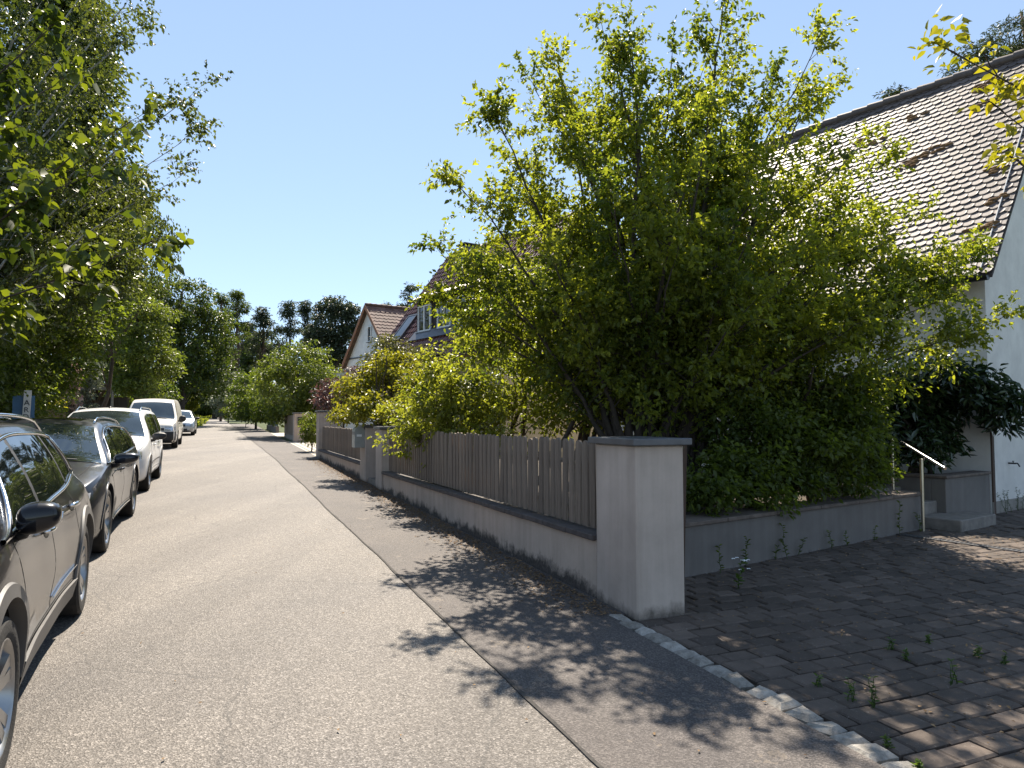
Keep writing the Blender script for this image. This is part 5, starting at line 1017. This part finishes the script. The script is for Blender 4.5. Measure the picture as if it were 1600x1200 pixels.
clump_tree("lime_tree", "light green broadleaf tree behind the cream white van", "tree", ground_under(215, 640, 33), [B(225, 520, 33, 1.6, 1.5, 1.9), B(190, 560, 32, 1.5, 1.4, 1.5), B(240, 560, 34, 1.2, 1.2, 1.3), B(200, 480, 33, 1.4, 1.3, 1.3), B(215, 600, 32, 1.0, 1.0, .7)], M["leaf_far_light"], M["bark_brown"], n_clump=260, per=75, size=.15, clump_r=.42, trunk_r=.16, seed=34, shell=.35)
clump_tree("oak_tree", "huge dark green tree closing the left side of the far street", "tree", ground_under(285, 640, 60), [B(275, 490, 60, 3.4, 3, 3.2), B(310, 530, 62, 3.0, 3, 3.6), B(250, 540, 58, 3.2, 3, 4.2), B(330, 570, 64, 2.0, 2.5, 3.2), B(285, 590, 60, 3.2, 3, 2.2), B(240, 470, 58, 2.6, 2.6, 2.2)], M["leaf_far"], M["bark_brown"], n_clump=420, per=75, size=.26, clump_r=.85, trunk_r=.4, seed=35, shell=.45, flat=.5)
clump_tree("chestnut_tree", "big shadowed tree filling the left edge behind the black SUV and grey car", "tree", ground_under(20, 640, 19), [B(40, 500, 19, 2.0, 1.4, 1.6), B(-40, 540, 17, 1.8, 1.4, 1.6), B(110, 500, 21, 1.6, 1.4, 1.4), B(60, 580, 19, 1.4, 1.0, .7), B(130, 440, 22, 1.8, 1.4, 1.4), B(0, 420, 18, 2, 1.5, 1.5)], M["leaf_hedge"], M["bark_brown"], n_clump=480, per=90, size=.12, clump_r=.46, trunk_r=.18, seed=36, shell=.3)
clump_tree("chestnut_tree", "shadowed green tree arching above the wooden carport", "tree", ground_under(150, 640, 37), [B(150, 520, 37, 2.2, 1.6, 2.4), B(110, 560, 36, 1.6, 1.4, 1.6), B(185, 570, 38, 1.3, 1.2, 1.4), B(150, 590, 42, 2.4, 1.2, 1.6)], M["leaf_far"], M["bark_brown"], n_clump=240, per=70, size=.17, clump_r=.5, trunk_r=.18, seed=37, shell=.3)
clump_tree("clipped_hedge", "dark leafy hedge behind the sign at the left edge", "hedge", ground_under(10, 640, 17), [B(5, 625, 17, .9, .8, .75), B(45, 620, 18.5, .7, .8, .8), B(75, 610, 21, .7, .7, .7), B(-40, 620, 16, .9, .8, .8)], M["leaf_hedge"], M["bark_brown"], n_clump=130, per=70, size=.09, clump_r=.3, trunk_r=.05, seed=38)
clump_tree("rose_bush", "tall rose bush covered in pale pink blossom beside the street", "bush", ground_under(108, 650, 27), [B(108, 598, 27, .32, .4, .42), B(106, 620, 27, .36, .4, .5), B(112, 580, 27, .22, .3, .25)], M["blossom"], M["bark_brown"], n_clump=60, per=36, size=.11, clump_r=.17, trunk_r=.04, seed=39, width=.45)
clump_tree("grey_shrub", "silvery grey-green shrub between the pink roses and the carport", "shrub", ground_under(135, 650, 28), [B(138, 590, 28, .45, .4, .5), B(130, 630, 28, .45, .4, .6), B(145, 575, 28, .3, .3, .3)], M["leaf_grey"], M["bark_brown"], n_clump=90, per=50, size=.09, clump_r=.22, trunk_r=.03, seed=40)
clump_tree("golden_shrub", "small sunlit yellow plant on top of the wooden raised bed", "shrub", ground_under(86, 650, 23, .8), [B(86, 632, 23, .22, .2, .22)], M["leaf_yellow"], M["bark_brown"], n_clump=26, per=30, size=.08, clump_r=.12, trunk_r=.015, seed=41)
clump_tree("clipped_hedge", "long dark hedge of the gardens behind the white car and the van", "hedge", ground_under(180, 650, 44), [B(150, 630, 44, 1.6, 1, 1.0), B(190, 625, 44, 1.2, 1, 1.2), B(215, 620, 42, 1.0, 1, 1.0), B(100, 625, 40, 2.2, 1, 1.4), B(240, 615, 50, 1.4, 1.2, 1.6)], M["leaf_hedge"], M["bark_brown"], n_clump=160, per=70, size=.16, clump_r=.45, trunk_r=.08, seed=42)
# --- woodland closing the view
def pine(label, px, top, Y, w, crown, seed, bare=.5, mat="needle"):
    b = ground_under(px, 640, Y); tp = at(px, top, Y); H = tp[2]; g = np.random.default_rng(seed); s = Y / F_PX; balls = []; span = (1 - bare) * (H - b[2])
    for k in range(crown * 3):
        f = (k + g.uniform(0, 1)) / (crown * 3); sp = w * s * (.18 + .75 * math.sin(min(1, f * 1.15) * math.pi * .62)); an = g.uniform(0, 6.28); q = sp * g.uniform(.2, .85); r = w * s * g.uniform(.22, .42)
        balls.append((np.array([tp[0] + math.cos(an) * q, tp[1] + math.sin(an) * q, H - f * span - .3]), (r, r, r * g.uniform(.35, .6))))
    balls.append((tp - np.array([0, 0, .5]), (w * s * .12, w * s * .12, .6)))
    return clump_tree("pine_tree", label, "tree", b, balls, M[mat], M["bark_pine"], n_clump=36 * crown, per=24, size=.0040 * Y, clump_r=.0065 * Y, flat=.55, trunk_r=.0020 * Y, seed=seed, width=.15, limbs=30, trunk_top=H - .6, shell=.1)
pine("tall bare-trunked pine at the left of the far treeline", 371, 452, 88, 34, 5, 51, .62, "leaf_far")
pine("slim open pine between the tall bare-trunked pine and the dark beech", 413, 478, 95, 26, 6, 52, .45)
pine("bushy dark pine with a broad top left of the dark beech", 452, 474, 92, 30, 7, 53, .25)
pine("narrow pine tip just beside the dark beech", 478, 470, 96, 18, 6, 54, .3)
pine("dark double-topped pine rising behind the dark red roof", 640, 440, 70, 26, 4, 55, .5)
pine("distant pine tip just above the white gable", 602, 472, 80, 20, 4, 56, .5)
pine("thin distant pine seen beside the tall bare-trunked pine", 392, 500, 110, 20, 6, 57, .35)
pine("leaning pine top at the edge of the huge dark tree", 345, 458, 84, 24, 4, 58, .5, "leaf_far")
clump_tree("beech_tree", "dark blackish beech tree behind the rounded fresh green tree", "tree", ground_under(520, 640, 78), [B(522, 510, 78, 2.6, 2.2, 2.6), B(545, 540, 78, 1.8, 2, 2.6), B(505, 545, 78, 2.0, 2, 2.4), B(525, 480, 78, 1.6, 1.5, 1.2), B(500, 482, 78, .7, .8, .6), B(548, 488, 78, .7, .8, .9), B(515, 468, 78, .5, .6, .5), B(553, 505, 78, .6, .8, .8), B(490, 520, 78, .7, .8, .9)], M["needle"], M["bark_brown"], n_clump=330, per=50, size=.30, clump_r=.55, trunk_r=.3, seed=60, width=.3, shell=.4)
clump_tree("broadleaf_tree", "low leafy tree hanging over the very end of the road", "tree", ground_under(318, 640, 118), [B(318, 605, 118, 4.0, 3, 3.5), B(300, 632, 116, 3.5, 3, 1.6), B(335, 634, 116, 3.5, 3, 1.6), B(360, 620, 120, 4, 3, 3)], M["leaf_far"], M["bark_brown"], n_clump=200, per=60, size=.42, clump_r=1.1, trunk_r=.3, seed=161)
clump_tree("broadleaf_tree", "broad mid green tree closing the far end of the street", "tree", ground_under(335, 640, 105), [B(335, 580, 105, 4.0, 3, 4.5), B(370, 590, 110, 4.0, 3, 4.0), B(400, 570, 108, 4, 3, 4.5), B(330, 620, 104, 3.5, 3, 2.0)], M["leaf_far"], M["bark_brown"], n_clump=240, per=60, size=.42, clump_r=1.2, trunk_r=.4, seed=61)
g = np.random.default_rng(62); P, A, T = [], [], []
for k in range(1050):
    px = g.uniform(-250, 760); Y = g.uniform(125, 190) if k < 620 else g.uniform(142, 165); top = 545 + 25 * math.sin(px * .03) + g.normal(0, 14) if k < 620 else 628; c = at(px, g.uniform(min(top, 640), 650), Y); n = 70; d = unit(g.normal(size=(n, 3)))
    P.append(c + d * g.uniform(.2, 1, (n, 1)) * np.array([2.2, 2.2, 1.6])); A.append(d + g.normal(0, .5, (n, 3))); T.append(np.full(n, g.uniform(0, 1)))
o = leaves("forest", np.concatenate(P), np.concatenate(A), .75, M["leaf_far"], None, tint=np.concatenate(T), seed=62); tag(o, kind="stuff")
# --- grass verge, litter, weeds
def scatter(name, n, fl, fs, size, mat, h=.01, up=2.0, seed=1, zfun=None, clump=None, axz=.15):
    g = np.random.default_rng(seed); l = g.uniform(*fl, n) if not callable(fl) else fl(g, n); s = g.uniform(*fs, n); P = np.array([LS(a, b, h) for a, b in zip(l, s)]); A = g.normal(size=(n, 3)) * [1, 1, axz]
    o = leaves(name, P, A, size, M[mat], None, up=up, seed=seed + 1, droop=0); return tag(o, kind="stuff")
scatter("leaf_litter", 9000, lambda g, n: 2.93 - np.abs(g.normal(0, .22, n)), (4.9, 23), .028, "litter", .012, 4, 71, axz=.1)
scatter("paving_litter", 3200, (3.3, 10), (.5, 7.4), .026, "litter", .014, 4, 72, axz=.15)
scatter("road_litter", 260, (-.9, 2.8), (1.5, 30), .022, "litter", .012, 4, 73)
scatter("verge_grass", 9000, (-7.5, -3.45), (6, 60), .16, "leaf_weed", 0, .1, 74, axz=1.2)
scatter("end_grass", 5000, (-6, -1.5), (62, 140), .35, "leaf_bright", 0, .1, 75, axz=1.2)
def weed(label, x, y, h, n, seed, z=None, mat="leaf_weed", size=.045, group=None, name="weed", flowers=False, spread=.5):
    g = np.random.default_rng(seed); z = gz(x, y) if z is None else z; root = empty(name, (x, y, z), label, "weed", group=group); P, A = [], []; mb = MB()
    k_ = max(1, n)
    for i in range(k_):
        top = np.array([g.normal(0, .12 * spread * h), g.normal(0, .12 * spread * h), h * g.uniform(.6, 1.0)]); b = np.array([g.normal(0, .03 * spread), g.normal(0, .03 * spread), 0]); q = bend(b, top, 0, 6, .03, g); mb.tube(q, np.linspace(.004, .0015, 6), 4)
        for f in np.linspace(.12, 1, max(5, int(h * 40))):
            ii = f * 5; j = min(int(ii), 4); a = q[j] + (q[j + 1] - q[j]) * (ii - j)
            for _ in range(2): an = g.uniform(0, 6.3); P.append(a); A.append([math.cos(an), math.sin(an), g.uniform(.1, .8)])
    leaves("foliage", np.array(P), np.array(A), size, M[mat], root, width=.2, seed=seed, hexa=True); o = mb.build("stem", M["leaf_weed"], root)
    if flowers:
        fb = MB()
        for i in range(9):
            c = top + np.array([g.normal(0, .045), g.normal(0, .045), g.normal(0, .03)]); ring = [c + np.array([.016 * math.cos(a), .012 * math.sin(a), .004 * math.sin(a * 3)]) for a in np.linspace(0, 2 * math.pi, 11)[:-1]]
            fb.add(ring + [c + np.array([0, 0, .006])], [(j, (j + 1) % 10, 10) for j in range(10)])
            mb2 = MB(); 
        fb.build("blossom", M["white_frame"], root)
    return root
p = at(1160, 935, 6.3); p = ground_under(1155, 935, 6.45); weed("tall white-flowered daisy weed growing from the paving before the retaining wall", p[0], p[1], .42, 1, 80, flowers=True, size=.06)
for i, (px, py, h, n) in enumerate([(1330, 1085, .16, 3), (1366, 1095, .22, 3), (1490, 1060, .18, 3), (1392, 1010, .11, 3), (1415, 1025, .10, 3), (1450, 1000, .08, 3), (1280, 1062, .08, 3), (1530, 1020, .09, 4), (1570, 1030, .1, 3), (1385, 1150, .05, 4), (1435, 1185, .06, 4)]):
    Y = 1.55 * F_PX / (py - 655); p = ground_under(px, py, Y); weed("small leafy weed sprouting from a joint of the driveway pavers", p[0], p[1], h * .78, n, 90 + i, group="weeds in the driveway paving", size=.026)
for i, (t_, h) in enumerate([(-6.9, .30), (-6.45, .38), (-5.75, .40), (-5.45, .28), (-4.85, .26), (-3.9, .22), (-3.15, .42), (-2.7, .28), (-5.9, .2), (-4.5, .18)]):
    q = HP(-.09, t_); weed("thin dark sprout growing along the foot of the grey retaining wall", q[0], q[1], h, 1, 110 + i, group="sprouts along the retaining wall", size=.045, mat="leaf_hedge", spread=.6)
for i, (t_, h) in enumerate([(.25, .5), (.45, .42), (.8, .38), (1.1, .3)]):
    q = HP(-.10, t_); weed("wiry dry sprout against the white house wall", q[0], q[1], h, 2, 130 + i, group="sprouts along the house wall", size=.03, mat="leaf_grey", spread=.9)
# --- things on the left side: sign, raised bed, carport
c = ground_under(40, 640, 16.2); sg_ = empty("advertising_sign", c, "narrow white and blue upright sign with dark letters beside the hedge", "sign"); rz = unit(np.array([-c[0], -c[1], 0])); sx_ = np.array([-rz[1], rz[0], 0])
simple("sign_blue", (.03, .10, .20), .4); simple("sign_white", (.55, .53, .50), .5, 0, .2, 3)
mb = MB(); mb.box(c + np.array([0, 0, 1.0]) - rz * .05 - sx_ * .04, (.42, .04, 1.70), sx_, -rz, UP, 0, .006); child(mb, "back_panel", M["sign_blue"], sg_)
mb = MB(); mb.box(c + np.array([0, 0, 1.02]) + rz * .02, (.15, .03, 1.9), sx_, -rz, np.array([.035 * sx_[0], .035 * sx_[1], 1.0]), 0, .005); child(mb, "front_panel", M["sign_white"], sg_)
for k, (ch_, z) in enumerate((("A", 1.68), ("R", 1.52), ("D", 1.36))):
    fc = bpy.data.curves.new("lettering", 'FONT'); fc.body = ch_; fc.size = .17; fc.align_x = 'CENTER'; fc.align_y = 'CENTER'; fc.extrude = .002; tmp = bpy.data.objects.new("t", fc); COL.objects.link(tmp); bpy.context.view_layer.update()
    me = bpy.data.meshes.new_from_object(tmp.evaluated_get(bpy.context.evaluated_depsgraph_get())); COL.objects.unlink(tmp); bpy.data.objects.remove(tmp); o = bpy.data.objects.new("letter", me); me.materials.clear(); me.materials.append(M["black_metal"]); link(o, sg_)
    o.matrix_local = Matrix(((sx_[0], 0, rz[0], rz[0] * .040 + .035 * sx_[0] * (z - 1.12)), (sx_[1], 0, rz[1], rz[1] * .040 + .035 * sx_[1] * (z - 1.12)), (0, 1, 0, z), (0, 0, 0, 1)))
c = ground_under(72, 650, 22); rb_ = empty("raised_bed", c, "wooden raised garden bed of horizontal planks beside the hedge", "planter"); mb = MB()
v_ = unit(np.array([-c[0], -c[1], 0])); u_ = np.array([-v_[1], v_[0], 0])
for k in range(9):
    mb.box(c + np.array([0, 0, .10 + k * .165]) + v_ * .40, (1.0, .03, .15), u_, -v_, UP, 0, .006); mb.box(c + np.array([0, 0, .10 + k * .165]) - v_ * .40, (1.0, .03, .15), u_, -v_, UP, 0, .006)
    for sg in (-1, 1): mb.box(c + np.array([0, 0, .10 + k * .165]) + u_ * sg * .47, (.03, .76, .15), u_, -v_, UP, 0, .006)
child(mb, "plank_wall", M["crate_wood"], rb_)
for sg in (-1, 1): mb = MB(); mb.box(c + np.array([0, 0, .78]) + u_ * sg * .44 + v_ * .43, (.08, .05, 1.58), u_, -v_, UP, 0, .006); child(mb, "post", M["crate_wood"], rb_)
mb = MB(); mb.box(c + np.array([0, 0, 1.30]), (.9, .74, .1), u_, -v_, UP); child(mb, "soil", M["soil"], rb_)
c = ground_under(160, 650, 35.5); cp = empty("carport", c, "open wooden carport with a grey roof beam and post in the shade", "carport"); mb = MB(); v_ = unit(np.array([-c[0], -c[1], 0])); u_ = np.array([-v_[1], v_[0], 0])
zt = at(160, 606, 35.5)[2]; mb.box([c[0], c[1], zt], (2.2, .12, .22), u_, -v_, UP, 0, .01); child(mb, "beam", M["grey_beam"], cp); mb = MB(); mb.box(np.array([c[0], c[1], zt + .16]) - v_ * 2, (2.5, 4.4, .07), u_, -v_, UP, 0, .01); child(mb, "roof", M["dark_cladding"], cp)
for sx2, dv in ((.42, 0), (-1.0, 0), (.42, -3.8), (-1.0, -3.8)):
    mb = MB(); q = c + u_ * sx2 + v_ * dv; mb.box([q[0], q[1], (c[2] + zt) / 2], (.10, .10, zt - c[2] - .2), u_, -v_, UP, 0, .006); child(mb, "post", M["grey_beam"], cp)
mb = MB(); q = c - v_ * 3.9; mb.box([q[0], q[1], c[2] + 1.1], (2.4, .04, 2.2), u_, -v_, UP); child(mb, "back_panel", M["dark_cladding"], cp)
